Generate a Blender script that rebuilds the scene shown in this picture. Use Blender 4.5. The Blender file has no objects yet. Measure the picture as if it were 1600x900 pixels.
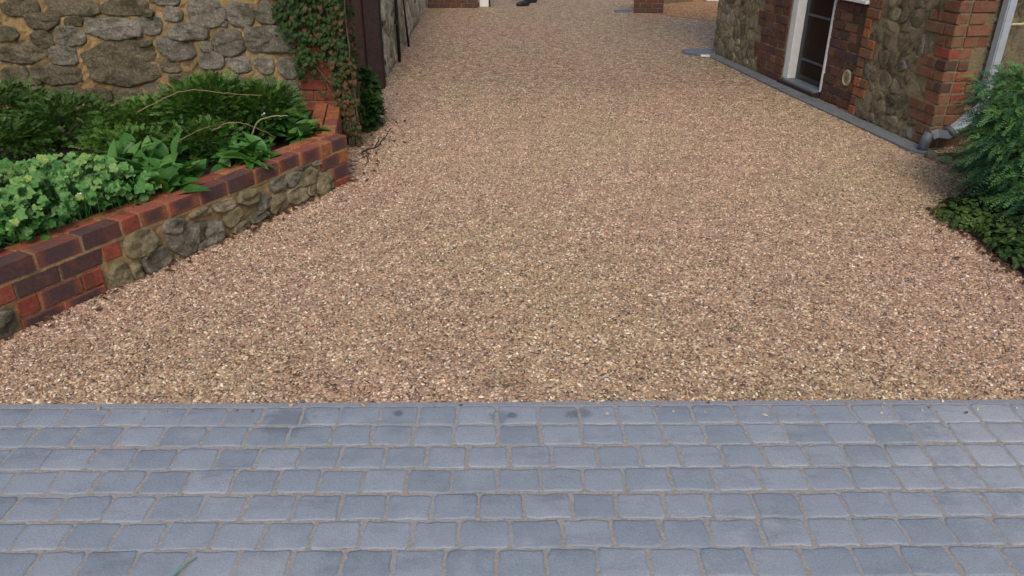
import bpy, bmesh, math, random
import numpy as np
from mathutils import Vector, Matrix, Euler, noise as mnoise
R = math.radians
rnd = random.Random(7)
sc = bpy.context.scene
col = sc.collection

# ------------------------------------------------------------------ camera
cam_d = bpy.data.cameras.new('camera'); cam = bpy.data.objects.new('camera', cam_d); col.objects.link(cam)
cam_d.sensor_width = 36; cam_d.lens = 27.0; cam_d.clip_end = 500
cam.location = (0, 0, 1.85); cam.rotation_euler = (R(90 - 26.565), 0, 0)
sc.camera = cam
# ------------------------------------------------------------------ overcast sky, soft weak sun, exposure
SUN_EL, SUN_AZ = 47, 181          # azimuth measured clockwise from +Y (behind the viewer)
w = bpy.data.worlds.new('World'); sc.world = w; w.use_nodes = True
nt = w.node_tree; sky = nt.nodes.new('ShaderNodeTexSky'); sky.sky_type = 'NISHITA'; sky.sun_disc = False
sky.sun_elevation = R(SUN_EL); sky.sun_rotation = R(SUN_AZ); sky.air_density = 1.0; sky.dust_density = 4.0; sky.ozone_density = 1.0
bg = nt.nodes['Background']; nt.links.new(sky.outputs[0], bg.inputs[0]); bg.inputs[1].default_value = 0.125
sd = bpy.data.lights.new('sun', 'SUN'); sun = bpy.data.objects.new('sun', sd); col.objects.link(sun)
sd.energy = 1.5; sd.angle = R(30); sd.color = (1, .94, .85)
sun.rotation_euler = (R(90 - SUN_EL), 0, R(180 - SUN_AZ))
sc.view_settings.view_transform = 'Standard'; sc.view_settings.look = 'None'
sc.view_settings.gamma = 1; sc.view_settings.exposure = 0.0; sc.view_settings.use_curve_mapping = False

# ------------------------------------------------------------------ materials
MATS = {}
def nn(t, kind, **kw):
    n = t.nodes.new(kind)
    for k, v in kw.items(): setattr(n, k, v)
    return n
def ramp(t, stops, interp='LINEAR'):
    r = t.nodes.new('ShaderNodeValToRGB'); e = r.color_ramp; e.interpolation = interp
    while len(e.elements) < len(stops): e.elements.new(.5)
    for el, (p, c) in zip(e.elements, stops): el.position = p; el.color = (*c, 1)
    return r
def mixc(t, a, b, f, mode='MIX'):
    m = nn(t, 'ShaderNodeMix', data_type='RGBA', blend_type=mode)
    for sock, v in ((m.inputs[6], a), (m.inputs[7], b), (m.inputs[0], f)):
        if isinstance(v, bpy.types.NodeSocket): t.links.new(v, sock)
        elif isinstance(v, tuple): sock.default_value = (*v, 1)
        else: sock.default_value = v
    return m.outputs[2]
def noise(t, vec, scale, detail=4, rough=.6):
    n = nn(t, 'ShaderNodeTexNoise'); n.inputs['Scale'].default_value = scale; n.inputs['Detail'].default_value = detail
    n.inputs['Roughness'].default_value = rough; t.links.new(vec, n.inputs['Vector']); return n.outputs['Fac']
def math_(t, op, a, b):
    m = nn(t, 'ShaderNodeMath', operation=op)
    for i, v in enumerate((a, b)):
        if isinstance(v, bpy.types.NodeSocket): t.links.new(v, m.inputs[i])
        else: m.inputs[i].default_value = v
    return m.outputs[0]
def start(name, rough=.8, spec=.3):
    m = bpy.data.materials.new(name); m.use_nodes = True; t = m.node_tree; b = t.nodes['Principled BSDF']
    b.inputs['Roughness'].default_value = rough; b.inputs['Specular IOR Level'].default_value = spec
    pos = nn(t, 'ShaderNodeNewGeometry').outputs['Position']; rn = nn(t, 'ShaderNodeObjectInfo').outputs['Random']
    MATS[name] = m
    return m, t, b, pos, rn
def bump(t, b, h, strength, dist=.01):
    n = nn(t, 'ShaderNodeBump'); n.inputs['Strength'].default_value = strength; n.inputs['Distance'].default_value = dist
    t.links.new(h, n.inputs['Height']); t.links.new(n.outputs[0], b.inputs['Normal'])
def rough_mat(name, cols, tint=None, tint_scale=3, grain=40, bscale=60, bstr=.5, bdist=.01, rough=.85, spec=.25, tint_lo=.5, tint_hi=.65, contrast=1.1, speck=(.62, 1.25), lichen=None):
    """cols: colours chosen per object, mottled by noise; tint: a stain colour in patches"""
    m, t, b, pos, rn = start(name, rough, spec)
    n1 = noise(t, pos, grain, 5, .65)
    f = math_(t, 'ADD', math_(t, 'MULTIPLY', rn, .75), math_(t, 'MULTIPLY', math_(t, 'SUBTRACT', n1, .5), contrast))
    f = math_(t, 'ADD', f, .12)
    c = ramp(t, [(i / max(1, len(cols) - 1), q) for i, q in enumerate(cols)]); t.links.new(f, c.inputs[0])
    out = c.outputs[0]
    g = noise(t, pos, grain * 4, 3, .7)
    sp = ramp(t, [(.3, (speck[0],) * 3), (.7, (speck[1],) * 3)]); t.links.new(g, sp.inputs[0])
    out = mixc(t, out, sp.outputs[0], .75, 'MULTIPLY')
    if tint:
        n2 = noise(t, pos, tint_scale, 5, .65); r2 = ramp(t, [(tint_lo, (0, 0, 0)), (tint_hi, (1, 1, 1))]); t.links.new(n2, r2.inputs[0])
        out = mixc(t, out, tint, math_(t, 'MULTIPLY', r2.outputs[0], .8))
    if lichen:
        n3 = noise(t, pos, 38, 6, .75); r3 = ramp(t, [(.57, (0, 0, 0)), (.66, (1, 1, 1))]); t.links.new(n3, r3.inputs[0]); out = mixc(t, out, lichen, math_(t, 'MULTIPLY', r3.outputs[0], .65))
        n4 = noise(t, pos, 11, 7, .8); r4 = ramp(t, [(.60, (0, 0, 0)), (.68, (1, 1, 1))]); t.links.new(n4, r4.inputs[0]); out = mixc(t, out, (.05, .045, .03), math_(t, 'MULTIPLY', r4.outputs[0], .45))
    t.links.new(out, b.inputs['Base Color'])
    if bstr: bump(t, b, noise(t, pos, bscale, 8, .78), bstr, bdist)
    return m
def leaf_mat(name, cols, rough=.5, trans=.25, spec=.35, vary=9):
    m, t, b, pos, rn = start(name, rough, spec)
    f = math_(t, 'ADD', math_(t, 'MULTIPLY', rn, .5), math_(t, 'MULTIPLY', noise(t, pos, vary, 4, .7), .5))
    f2 = math_(t, 'ADD', f, math_(t, 'MULTIPLY', math_(t, 'SUBTRACT', noise(t, pos, 70, 2), .5), .7))
    c = ramp(t, [(.2 + .6 * i / max(1, len(cols) - 1), q) for i, q in enumerate(cols)]); t.links.new(f2, c.inputs[0])
    t.links.new(c.outputs[0], b.inputs['Base Color'])
    tr = nn(t, 'ShaderNodeBsdfTranslucent'); t.links.new(c.outputs[0], tr.inputs[0])
    mx = nn(t, 'ShaderNodeMixShader'); mx.inputs[0].default_value = trans
    t.links.new(b.outputs[0], mx.inputs[1]); t.links.new(tr.outputs[0], mx.inputs[2])
    t.links.new(mx.outputs[0], t.nodes['Material Output'].inputs[0])
    return m
def plain(name, c, rough=.6, spec=.4, metal=0, wear=.25, scale=20):
    m, t, b, pos, rn = start(name, rough, spec); b.inputs['Metallic'].default_value = metal
    n1 = noise(t, pos, scale, 5, .65); r = ramp(t, [(.3, tuple(x * (1 - wear) for x in c)), (.7, tuple(min(1, x * (1 + wear * .6)) for x in c))])
    t.links.new(n1, r.inputs[0]); t.links.new(r.outputs[0], b.inputs['Base Color']); bump(t, b, n1, .15, .003)
    return m

# gravel: one palette shared by the loose stones and the sheet beneath them
GRAVEL = [(0.0, (0.098, 0.072, 0.056)), (0.05, (0.21, 0.15, 0.113)), (0.145, (0.35, 0.243, 0.17)), (0.295, (0.46, 0.335, 0.228)), (0.455, (0.4, 0.264, 0.198)), (0.565, (0.53, 0.41, 0.285)), (0.69, (0.315, 0.252, 0.203)), (0.77, (0.49, 0.3, 0.165)), (0.87, (0.65, 0.54, 0.395)), (0.95, (0.81, 0.73, 0.6))]
def patches(t, pos, out):
    n = noise(t, pos, .42, 3, .55)
    r = ramp(t, [(.36, (1.06, .965, .96)), (.64, (1.0, 1.015, .90))]); t.links.new(n, r.inputs[0])
    n2 = noise(t, pos, 7, 3, .6); r2 = ramp(t, [(.3, (.86, .86, .86)), (.7, (1.12, 1.12, 1.12))]); t.links.new(n2, r2.inputs[0])
    return mixc(t, mixc(t, out, r.outputs[0], 1.0, 'MULTIPLY'), r2.outputs[0], 1.0, 'MULTIPLY')
m, t, b, pos, rn = start('gravel_stone', .5, .45)
r = ramp(t, GRAVEL, 'CONSTANT'); t.links.new(rn, r.inputs[0])
n1 = noise(t, pos, 260, 2); sp = ramp(t, [(.3, (.75, .75, .75)), (.7, (1.15, 1.15, 1.15))]); t.links.new(n1, sp.inputs[0])
t.links.new(patches(t, pos, mixc(t, r.outputs[0], sp.outputs[0], 1.0, 'MULTIPLY')), b.inputs['Base Color'])
def gravel_sheet(name, gain):
    m, t, b, pos, rn = start(name, .7, .3)
    v = nn(t, 'ShaderNodeTexVoronoi'); v.inputs['Scale'].default_value = 62; t.links.new(pos, v.inputs['Vector'])
    sep = nn(t, 'ShaderNodeSeparateColor'); t.links.new(v.outputs['Color'], sep.inputs[0])
    r = ramp(t, GRAVEL, 'CONSTANT'); t.links.new(sep.outputs[0], r.inputs[0])
    v2 = nn(t, 'ShaderNodeTexVoronoi'); v2.inputs['Scale'].default_value = 24; t.links.new(pos, v2.inputs['Vector'])
    sep2 = nn(t, 'ShaderNodeSeparateColor'); t.links.new(v2.outputs['Color'], sep2.inputs[0])
    r2 = ramp(t, [(0, (.62, .6, .58)), (1, (1.2, 1.2, 1.2))]); t.links.new(sep2.outputs[0], r2.inputs[0])
    gap = ramp(t, [(.35, (1, 1, 1)), (.8, (.35, .33, .3))]); t.links.new(v.outputs['Distance'], gap.inputs[0])
    out = mixc(t, mixc(t, r.outputs[0], r2.outputs[0], 1.0, 'MULTIPLY'), gap.outputs[0], .8, 'MULTIPLY')
    t.links.new(mixc(t, patches(t, pos, out), gain, 1.0, 'MULTIPLY'), b.inputs['Base Color'])
    inv = math_(t, 'SUBTRACT', 1, v.outputs['Distance']); bump(t, b, inv, .8, .006)
    return m
gravel_sheet('gravel_sheet', (1.04, 1.04, 1.04)); gravel_sheet('gravel_yellow', (1.15, .93, .58))

# concrete setts: blue grey, cement film and dark stains that run across joints
m, t, b, pos, rn = start('sett', .62, .35)
c = ramp(t, [(0, (.205, .248, .306)), (.5, (.265, .305, .365)), (1, (.335, .366, .425))])
t.links.new(math_(t, 'ADD', math_(t, 'MULTIPLY', rn, .5), math_(t, 'MULTIPLY', noise(t, pos, 6, 5, .6), .5)), c.inputs[0])
st = nn(t, 'ShaderNodeMapping'); st.inputs['Scale'].default_value = (1.0, 2.6, 1); t.links.new(pos, st.inputs[0])
dk = ramp(t, [(.52, (0, 0, 0)), (.70, (1, 1, 1))]); t.links.new(noise(t, st.outputs[0], 2.9, 6, .68), dk.inputs[0])
out = mixc(t, c.outputs[0], (.155, .18, .22), math_(t, 'MULTIPLY', dk.outputs[0], .6))
fl = ramp(t, [(.52, (0, 0, 0)), (.72, (1, 1, 1))]); t.links.new(noise(t, pos, 2.1, 6, .7), fl.inputs[0])
out = mixc(t, out, (.43, .44, .47), math_(t, 'MULTIPLY', fl.outputs[0], .6))
for (sx_, sy_, sr_, sc_, sf_) in ((-.462, 2.558, .026, (.10, .115, .135), .75), (.0, 2.548, .026, (.10, .115, .135), .75), (-.05, 2.535, .05, (.12, .135, .155), .5), (.285, 2.56, .04, (.11, .125, .15), .6), (.24, 2.555, .03, (.12, .135, .155), .6), (-.9, 2.51, .12, (.12, .14, .165), .6), (1.95, 2.35, .42, (.43, .45, .49), .5), (2.1, 2.05, .3, (.40, .42, .46), .4)):
    vd = nn(t, 'ShaderNodeVectorMath', operation='DISTANCE'); t.links.new(pos, vd.inputs[0]); vd.inputs[1].default_value = (sx_, sy_, 0)
    dd = math_(t, 'ADD', math_(t, 'DIVIDE', vd.outputs['Value'], sr_), math_(t, 'MULTIPLY', math_(t, 'SUBTRACT', noise(t, pos, 30, 4, .7), .5), 1.6))
    rs_ = ramp(t, [(.55, (1, 1, 1)), (1.0, (0, 0, 0))]); t.links.new(dd, rs_.inputs[0])
    out = mixc(t, out, sc_, math_(t, 'MULTIPLY', rs_.outputs[0], sf_))
sp = ramp(t, [(.34, (.70, .70, .71)), (.5, (1, 1, 1)), (.68, (1.2, 1.19, 1.18))]); t.links.new(noise(t, pos, 210, 5, .8), sp.inputs[0])
out = mixc(t, out, sp.outputs[0], 1.0, 'MULTIPLY'); t.links.new(out, b.inputs['Base Color'])
bump(t, b, noise(t, pos, 90, 7, .75), .6, .006)

rough_mat('joint', [(.28, .26, .242), (.345, .318, .295), (.395, .362, .335)], tint=(.30, .315, .345), tint_scale=5, grain=25, bscale=250, bstr=.5, bdist=.003)
rough_mat('edging', [(.25, .275, .32), (.33, .345, .385)], grain=30, bstr=.3)
rough_mat('mortar_ochre', [(.28, .185, .085), (.40, .275, .13), (.47, .35, .19)], tint=(.14, .10, .05), tint_scale=4, grain=14, bscale=70, bstr=1, bdist=.015)
rough_mat('mortar_brown', [(.27, .18, .085), (.40, .275, .13)], tint=(.16, .12, .06), tint_scale=5, grain=14, bscale=90, bstr=.8)
rough_mat('mortar_rubble', [(.255, .205, .12), (.37, .30, .185)], tint=(.10, .10, .045), tint_scale=3.5, grain=14, bscale=60, bstr=1, bdist=.03, speck=(.6, 1.3))
rough_mat('mortar_house', [(.20, .155, .092), (.29, .23, .14)], tint=(.08, .08, .045), tint_scale=5, grain=14, bscale=90, bstr=1, bdist=.015)
rough_mat('rock_brown', [(.165, .138, .088), (.25, .21, .138), (.34, .285, .19)], tint=(.075, .075, .035), tint_scale=7, grain=16, bscale=24, bstr=1, bdist=.07, contrast=1.7, speck=(.5, 1.4), lichen=(.34, .30, .21))
rough_mat('rock_grey', [(.235, .215, .165), (.345, .315, .245), (.47, .43, .345)], tint=(.115, .115, .075), tint_scale=7, grain=16, bscale=24, bstr=1, bdist=.07, contrast=1.7, speck=(.5, 1.4), lichen=(.50, .47, .40))
rough_mat('rock_house', [(.14, .12, .075), (.24, .20, .125), (.33, .28, .185)], tint=(.075, .08, .035), tint_scale=6, grain=22, bscale=40, bstr=1, bdist=.04, contrast=1.6, speck=(.5, 1.4), lichen=(.28, .24, .16))
rough_mat('rock_ochre', [(.26, .215, .125), (.38, .32, .20)], tint=(.12, .12, .06), tint_scale=7, grain=16, bscale=30, bstr=1, bdist=.025)
rough_mat('brick_red', [(.21, .055, .035), (.29, .075, .045), (.33, .10, .055)], tint=(.12, .045, .035), tint_scale=9, grain=12, bscale=120, bstr=.5, bdist=.004)
rough_mat('brick_orange', [(.26, .085, .035), (.34, .12, .05), (.38, .15, .07)], tint=(.16, .07, .04), tint_scale=9, grain=12, bscale=120, bstr=.5, bdist=.004)
rough_mat('brick_dark', [(.075, .045, .045), (.11, .06, .055)], tint=(.16, .06, .04), tint_scale=7, grain=14, bscale=120, bstr=.4, bdist=.004)
rough_mat('brick_worn', [(.13, .06, .04), (.20, .08, .045), (.26, .115, .065)], tint=(.17, .125, .075), tint_scale=8, grain=14, bscale=100, bstr=.8, bdist=.008, contrast=1.7, tint_lo=.46, tint_hi=.62)
rough_mat('brick_house', [(.085, .045, .033), (.135, .058, .04), (.185, .072, .045)], tint=(.085, .062, .04), tint_scale=7, grain=12, bscale=100, bstr=.8, bdist=.008, contrast=1.6, tint_lo=.46)
rough_mat('soil', [(.03, .02, .013), (.07, .045, .028)], grain=30, bscale=60, bstr=1, bdist=.03)
rough_mat('timber', [(.028, .018, .017), (.055, .032, .028)], grain=9, bscale=40, bstr=.6)
rough_mat('old_render', [(.38, .34, .27), (.50, .46, .38), (.56, .52, .44)], tint=(.14, .15, .08), tint_scale=3, grain=8, bscale=20, bstr=1, bdist=.03)
rough_mat('bark', [(.10, .07, .05), (.17, .13, .10), (.26, .23, .20)], grain=30, bscale=60, bstr=1, bdist=.01)
rough_mat('twig', [(.16, .10, .06), (.30, .21, .14)], grain=30, bstr=.3)
rough_mat('twig_dark', [(.03, .022, .018), (.06, .042, .03)], grain=30, bstr=.3)
rough_mat('kerb_grey', [(.135, .145, .155), (.19, .20, .21)], tint=(.10, .105, .10), tint_scale=5, grain=12, bscale=90, bstr=.4)
rough_mat('slate', [(.12, .135, .17), (.19, .20, .235)], grain=20, bstr=.4)
# brindled brick: dark plum heart, red toward the arrises
m, t, b, pos, rn = start('brick_brindle', .8, .3)
tc = nn(t, 'ShaderNodeTexCoord'); sx = nn(t, 'ShaderNodeSeparateXYZ'); t.links.new(tc.outputs['Generated'], sx.inputs[0])
dx = math_(t, 'ABSOLUTE', math_(t, 'SUBTRACT', sx.outputs[0], .5), 0); dz = math_(t, 'ABSOLUTE', math_(t, 'SUBTRACT', sx.outputs[2], .5), 0)
e = math_(t, 'MAXIMUM', dx, math_(t, 'MULTIPLY', dz, .82))
e = math_(t, 'ADD', e, math_(t, 'MULTIPLY', math_(t, 'SUBTRACT', noise(t, pos, 22, 4), .5), .32))
e = math_(t, 'ADD', e, math_(t, 'MULTIPLY', math_(t, 'SUBTRACT', rn, .5), .16))
c = ramp(t, [(.20, (.085, .05, .05)), (.34, (.155, .062, .048)), (.48, (.30, .095, .052))]); t.links.new(e, c.inputs[0])
sp = ramp(t, [(.3, (.75, .75, .75)), (.7, (1.2, 1.2, 1.2))]); t.links.new(noise(t, pos, 90, 3), sp.inputs[0])
t.links.new(mixc(t, c.outputs[0], sp.outputs[0], 1.0, 'MULTIPLY'), b.inputs['Base Color']); bump(t, b, noise(t, pos, 120, 5), .5, .004)

leaf_mat('leaf_geranium', [(.045, .14, .035), (.095, .24, .06), (.17, .34, .10), (.32, .43, .10)], .5, .25, .25)
leaf_mat('leaf_lance', [(.035, .115, .02), (.06, .18, .032), (.12, .26, .05)], .42, .2)
leaf_mat('leaf_dark', [(.022, .058, .010), (.06, .14, .020), (.115, .22, .032), (.20, .29, .05)], .5, .15)
leaf_mat('leaf_juniper', [(.020, .062, .020), (.06, .165, .05), (.135, .27, .085)], .6, .15, .12, vary=3)
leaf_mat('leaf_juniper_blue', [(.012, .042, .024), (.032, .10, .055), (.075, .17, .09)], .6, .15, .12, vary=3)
leaf_mat('leaf_ivy', [(.02, .048, .011), (.042, .09, .018), (.08, .14, .03)], .6, .15, .2)
leaf_mat('leaf_brown', [(.06, .035, .018), (.13, .07, .032)], .7, .15, .2)
leaf_mat('leaf_low', [(.007, .018, .008), (.014, .038, .012), (.03, .07, .018), (.09, .15, .03)], .5, .15, .2)
leaf_mat('straw', [(.33, .30, .14), (.42, .38, .2)], .6, .2)
leaf_mat('green_stalk', [(.10, .30, .20), (.16, .40, .28)], .4, .1)
plain('white_paint', (.70, .71, .70), .45, .4, wear=.12); plain('door_dark', (.018, .024, .028), .35, .5)
plain('glass_dark', (.012, .006, .005), .25, .1, wear=.3, scale=3); plain('glazing_bar', (.07, .085, .095), .5)
plain('pipe_grey', (.35, .39, .43), .5, .4, wear=.15); plain('pipe_dark', (.10, .12, .135), .5, .4, wear=.3); plain('cream', (.50, .42, .24), .5, .4, wear=.2)
plain('vent_dark', (.30, .24, .13), .7, wear=.4); plain('black_pipe', (.015, .016, .016), .45); plain('denim', (.018, .024, .04), .9, .1); plain('boot', (.02, .019, .02), .5, .4)
plain('jacket', (.03, .035, .045), .85, .2); plain('skin', (.45, .28, .2), .55); plain('hair', (.04, .025, .015), .7); plain('threshold', (.16, .18, .20), .5)
plain('petal', (.75, .74, .68), .6, .2, wear=.05); plain('roof_tile', (.16, .08, .055), .8); plain('iron', (.13, .12, .11), .55, .4)
plain('earth', (.10, .085, .06), .9, wear=.4, scale=1.5)

# ------------------------------------------------------------------ helpers
def mesh(name, vs, fs, mat=None, smooth=False):
    me = bpy.data.meshes.new(name); me.from_pydata([tuple(v) for v in vs], [], fs); me.update()
    if mat: me.materials.append(MATS[mat])
    if smooth: me.polygons.foreach_set('use_smooth', [True] * len(me.polygons))
    return me
def add(name, me, parent=None, loc=(0, 0, 0), rot=(0, 0, 0), scale=(1, 1, 1), mat=None):
    o = bpy.data.objects.new(name, me); col.objects.link(o); o.location = loc; o.rotation_euler = rot; o.scale = scale
    if parent: o.parent = parent
    if mat: o.material_slots[0].link = 'OBJECT'; o.material_slots[0].material = MATS[mat]
    return o
def thing(name, label, cat, loc=(0, 0, 0), rotz=0, group=None):
    o = bpy.data.objects.new(name, None); o.empty_display_size = .1; col.objects.link(o); o.location = loc; o.rotation_euler = (0, 0, rotz)
    return tag(o, label, cat, group)
def tag(o, label, cat, group=None):
    o['label'] = label; o['category'] = cat
    if group: o['group'] = group
    return o
def struct(o, kind='structure'): o['kind'] = kind; return o
def bm_mesh(bm, name, mat, smooth=False):
    me = bpy.data.meshes.new(name); bm.to_mesh(me); bm.free(); me.materials.append(MATS[mat])
    if smooth: me.polygons.foreach_set('use_smooth', [True] * len(me.polygons))
    return me
def box_bm(bm, x0, x1, y0, y1, z0, z1):
    r = bmesh.ops.create_cube(bm, size=1)
    for v in r['verts']: v.co = Vector((x0 + (v.co.x + .5) * (x1 - x0), y0 + (v.co.y + .5) * (y1 - y0), z0 + (v.co.z + .5) * (z1 - z0)))
    return r['verts']
def box(name, mat, x0, x1, y0, y1, z0, z1, bev=.004, jit=0, seed=0, seg=1):
    bm = bmesh.new(); box_bm(bm, x0, x1, y0, y1, z0, z1)
    if bev: bmesh.ops.bevel(bm, geom=bm.edges[:], offset=bev, segments=seg, affect='EDGES')
    if jit:
        q = random.Random(seed)
        for v in bm.verts: v.co += Vector((q.uniform(-jit, jit), q.uniform(-jit, jit), q.uniform(-jit, jit)))
    return bm_mesh(bm, name, mat)
def tube(vs, fs, pts, rad, n=6, taper=None):
    """append a tube along pts to vs/fs"""
    pts = [Vector(p) for p in pts]; b0 = len(vs)
    for i, p in enumerate(pts):
        d = (pts[min(i + 1, len(pts) - 1)] - pts[max(i - 1, 0)]).normalized()
        a = d.cross(Vector((.31, .2, .93))).normalized(); bb = d.cross(a)
        r = rad if taper is None else rad + (taper - rad) * i / (len(pts) - 1)
        for k in range(n):
            an = 2 * math.pi * k / n; vs.append(p + a * (r * math.cos(an)) + bb * (r * math.sin(an)))
    for i in range(len(pts) - 1):
        for k in range(n):
            q = b0 + i * n; fs.append((q + k, q + (k + 1) % n, q + n + (k + 1) % n, q + n + k))
    fs.append(tuple(b0 + k for k in range(n))[::-1]); fs.append(tuple(b0 + (len(pts) - 1) * n + k for k in range(n)))
def tube_mesh(name, mat, paths, n=6, smooth=True):
    vs, fs = [], []
    for p in paths: tube(vs, fs, p[0], p[1], n, p[2] if len(p) > 2 else None)
    return mesh(name, vs, fs, mat, smooth)
def wobble(pts, n, amp, q):
    """resample a polyline by Catmull-Rom, with jitter"""
    P = [Vector(p) for p in pts]; P = [2 * P[0] - P[1]] + P + [2 * P[-1] - P[-2]]; out = []
    for i in range(1, len(P) - 2):
        for k in range(n):
            u = k / n; a, b_, c_, d_ = P[i - 1:i + 3]
            v = .5 * ((2 * b_) + (c_ - a) * u + (2 * a - 5 * b_ + 4 * c_ - d_) * u * u + (3 * b_ - a - 3 * c_ + d_) * u ** 3)
            out.append(v + Vector((q.uniform(-amp, amp), q.uniform(-amp, amp), q.uniform(-amp, amp))))
    return out + [P[-2]]

# brick pieces: local x along, z up, front face at y=0 going back to y=+depth
BR = {}
def brick_mesh(l, h, d):
    k = (round(l, 3), round(h, 3), round(d, 3), rnd.randrange(3))
    if k not in BR: BR[k] = box('brick', 'brick_red', -k[0] / 2, k[0] / 2, 0, k[2], -k[1] / 2, k[1] / 2, .0045, .0018, hash(k) & 999)
    return BR[k]
class Frame:
    """a wall face: parent, origin and turn of its own plane inside the parent"""
    def __init__(s, parent, org=(0, 0, 0), rz=0): s.p, s.o, s.rz = parent, Vector(org), rz; s.m = Matrix.Rotation(rz, 3, 'Z')
    def at(s, a, y, z): return s.o + s.m @ Vector((a, y, z))
    def brick(s, a0, a1, z0, z1, mat, y=0, d=.1, gap=.011, jit=.003):
        o = add('brick', brick_mesh(a1 - a0 - gap, z1 - z0 - gap, d), s.p, s.at((a0 + a1) / 2, y + rnd.uniform(-jit, jit), (z0 + z1) / 2),
                (rnd.uniform(-.006, .006), rnd.uniform(-.008, .008), s.rz + rnd.uniform(-.008, .008)), mat=mat); return o
def stone_mesh(pts, depth, bulge, seed, mat):
    q = random.Random(seed); n = len(pts); vs = []; fs = []
    tx, tz = q.uniform(-.14, .14), q.uniform(-.10, .16); ox, oz = q.uniform(-.15, .15), q.uniform(-.15, .15)
    for sc_, yy in ((1.02, depth), (1.0, 0), (.94, -bulge * .7), (.68, -bulge), (.34, -bulge * 1.05)):
        for x, z in pts:
            j = 0 if yy >= 0 else q.uniform(-.32, .32) * bulge
            k = sc_ * (1 if yy >= 0 else q.uniform(.95, 1.03))
            vs.append((x * k, yy + j + (tx * x + tz * z) * (0 if yy > 0 else .5), z * k))
    vs.append((0, -bulge * q.uniform(.7, 1.25), 0))
    for r_ in range(4):
        for k in range(n):
            a = r_ * n + k; b_ = r_ * n + (k + 1) % n; fs.append((a, b_, b_ + n, a + n))
    for k in range(n): fs.append((4 * n + k, 4 * n + (k + 1) % n, 5 * n))
    return mesh('stone', vs, fs, mat, True)
def stone_fine(pts, depth, bulge, seed, mat):
    """a quarried face: sharp arris, flat but broken front"""
    q = random.Random(seed); out = []; n = len(pts)
    for k in range(n):
        p, r_ = Vector(pts[k]), Vector(pts[(k + 1) % n]); m_ = max(1, round((r_ - p).length / .022))
        for i in range(m_): v = p.lerp(r_, i / m_); out.append((v.x + q.uniform(-.0035, .0035), v.y + q.uniform(-.0035, .0035)))
    n = len(out); vs, fs = [], []; off = Vector((q.uniform(0, 50), q.uniform(0, 50), q.uniform(0, 50))); tx, tz = q.uniform(-.10, .10), q.uniform(-.06, .12)
    rings = ((1.02, depth), (1.0, 0), (.985, -.5), (.95, -.85), (.85, -1), (.68, -1), (.48, -1), (.25, -1))
    for sc_, yy in rings:
        for x, z in out:
            X, Z = x * sc_, z * sc_
            if yy < 0:
                f = mnoise.fractal(Vector((X * 9, Z * 20, 0)) + off, .9, 2.1, 5); g = mnoise.noise(Vector((X * 26, Z * 34, 3)) + off)
                y_ = yy * bulge - bulge * (.75 * f + .28 * g) * (1 if yy < -.6 else .4) + (tx * X + tz * Z) * .7
            else: y_ = yy
            vs.append((X, y_, Z))
    vs.append((0, -bulge, 0)); nr = len(rings)
    for r_ in range(nr - 1):
        for k in range(n): a = r_ * n + k; b_ = r_ * n + (k + 1) % n; fs.append((a, b_, b_ + n, a + n))
    for k in range(n): fs.append(((nr - 1) * n + k, (nr - 1) * n + (k + 1) % n, nr * n))
    return mesh('stone', vs, fs, mat, True)
def put_stone(fr, a, z, pts, mat, y=0, depth=.05, bulge=.02, seed=0, fine=False):
    return add('stone', (stone_fine if fine else stone_mesh)(pts, depth, bulge, seed, mat), fr.p, fr.at(a, y, z), (0, 0, fr.rz))
def blob(w_, h_, q, n=12, sq=3.2, jit=.12):
    """a rough quarried outline about w_ x h_: four shifted corners, one sometimes knocked off, uneven sides"""
    x, z = w_ / 2, h_ / 2; J = lambda: q.uniform(-.5, .15) * jit * 2.2
    cs = [(x * (1 + J()), -z * (1 + J())), (x * (1 + J()), z * (1 + J())), (-x * (1 + J()), z * (1 + J())), (-x * (1 + J()), -z * (1 + J()))]
    out = []; knock = q.randrange(6)
    for i in range(4):
        p, r_ = Vector(cs[i]), Vector(cs[(i + 1) % 4]); c_ = q.uniform(.28, .42) if knock == i else q.uniform(.10, .2); e_ = q.uniform(.28, .42) if knock == (i + 1) % 4 else q.uniform(.10, .2)
        nrm = Vector((r_.y - p.y, p.x - r_.x)); nrm.normalize(); m_ = min(w_, h_)
        for u in (c_, (c_ + 1 - e_) / 2 + q.uniform(-.1, .1), 1 - e_):
            v = p.lerp(r_, u) + nrm * (q.uniform(-.05, .05) + (.05 if .3 < u < .7 else 0)) * m_; out.append((v.x, v.y))
    return out
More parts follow.
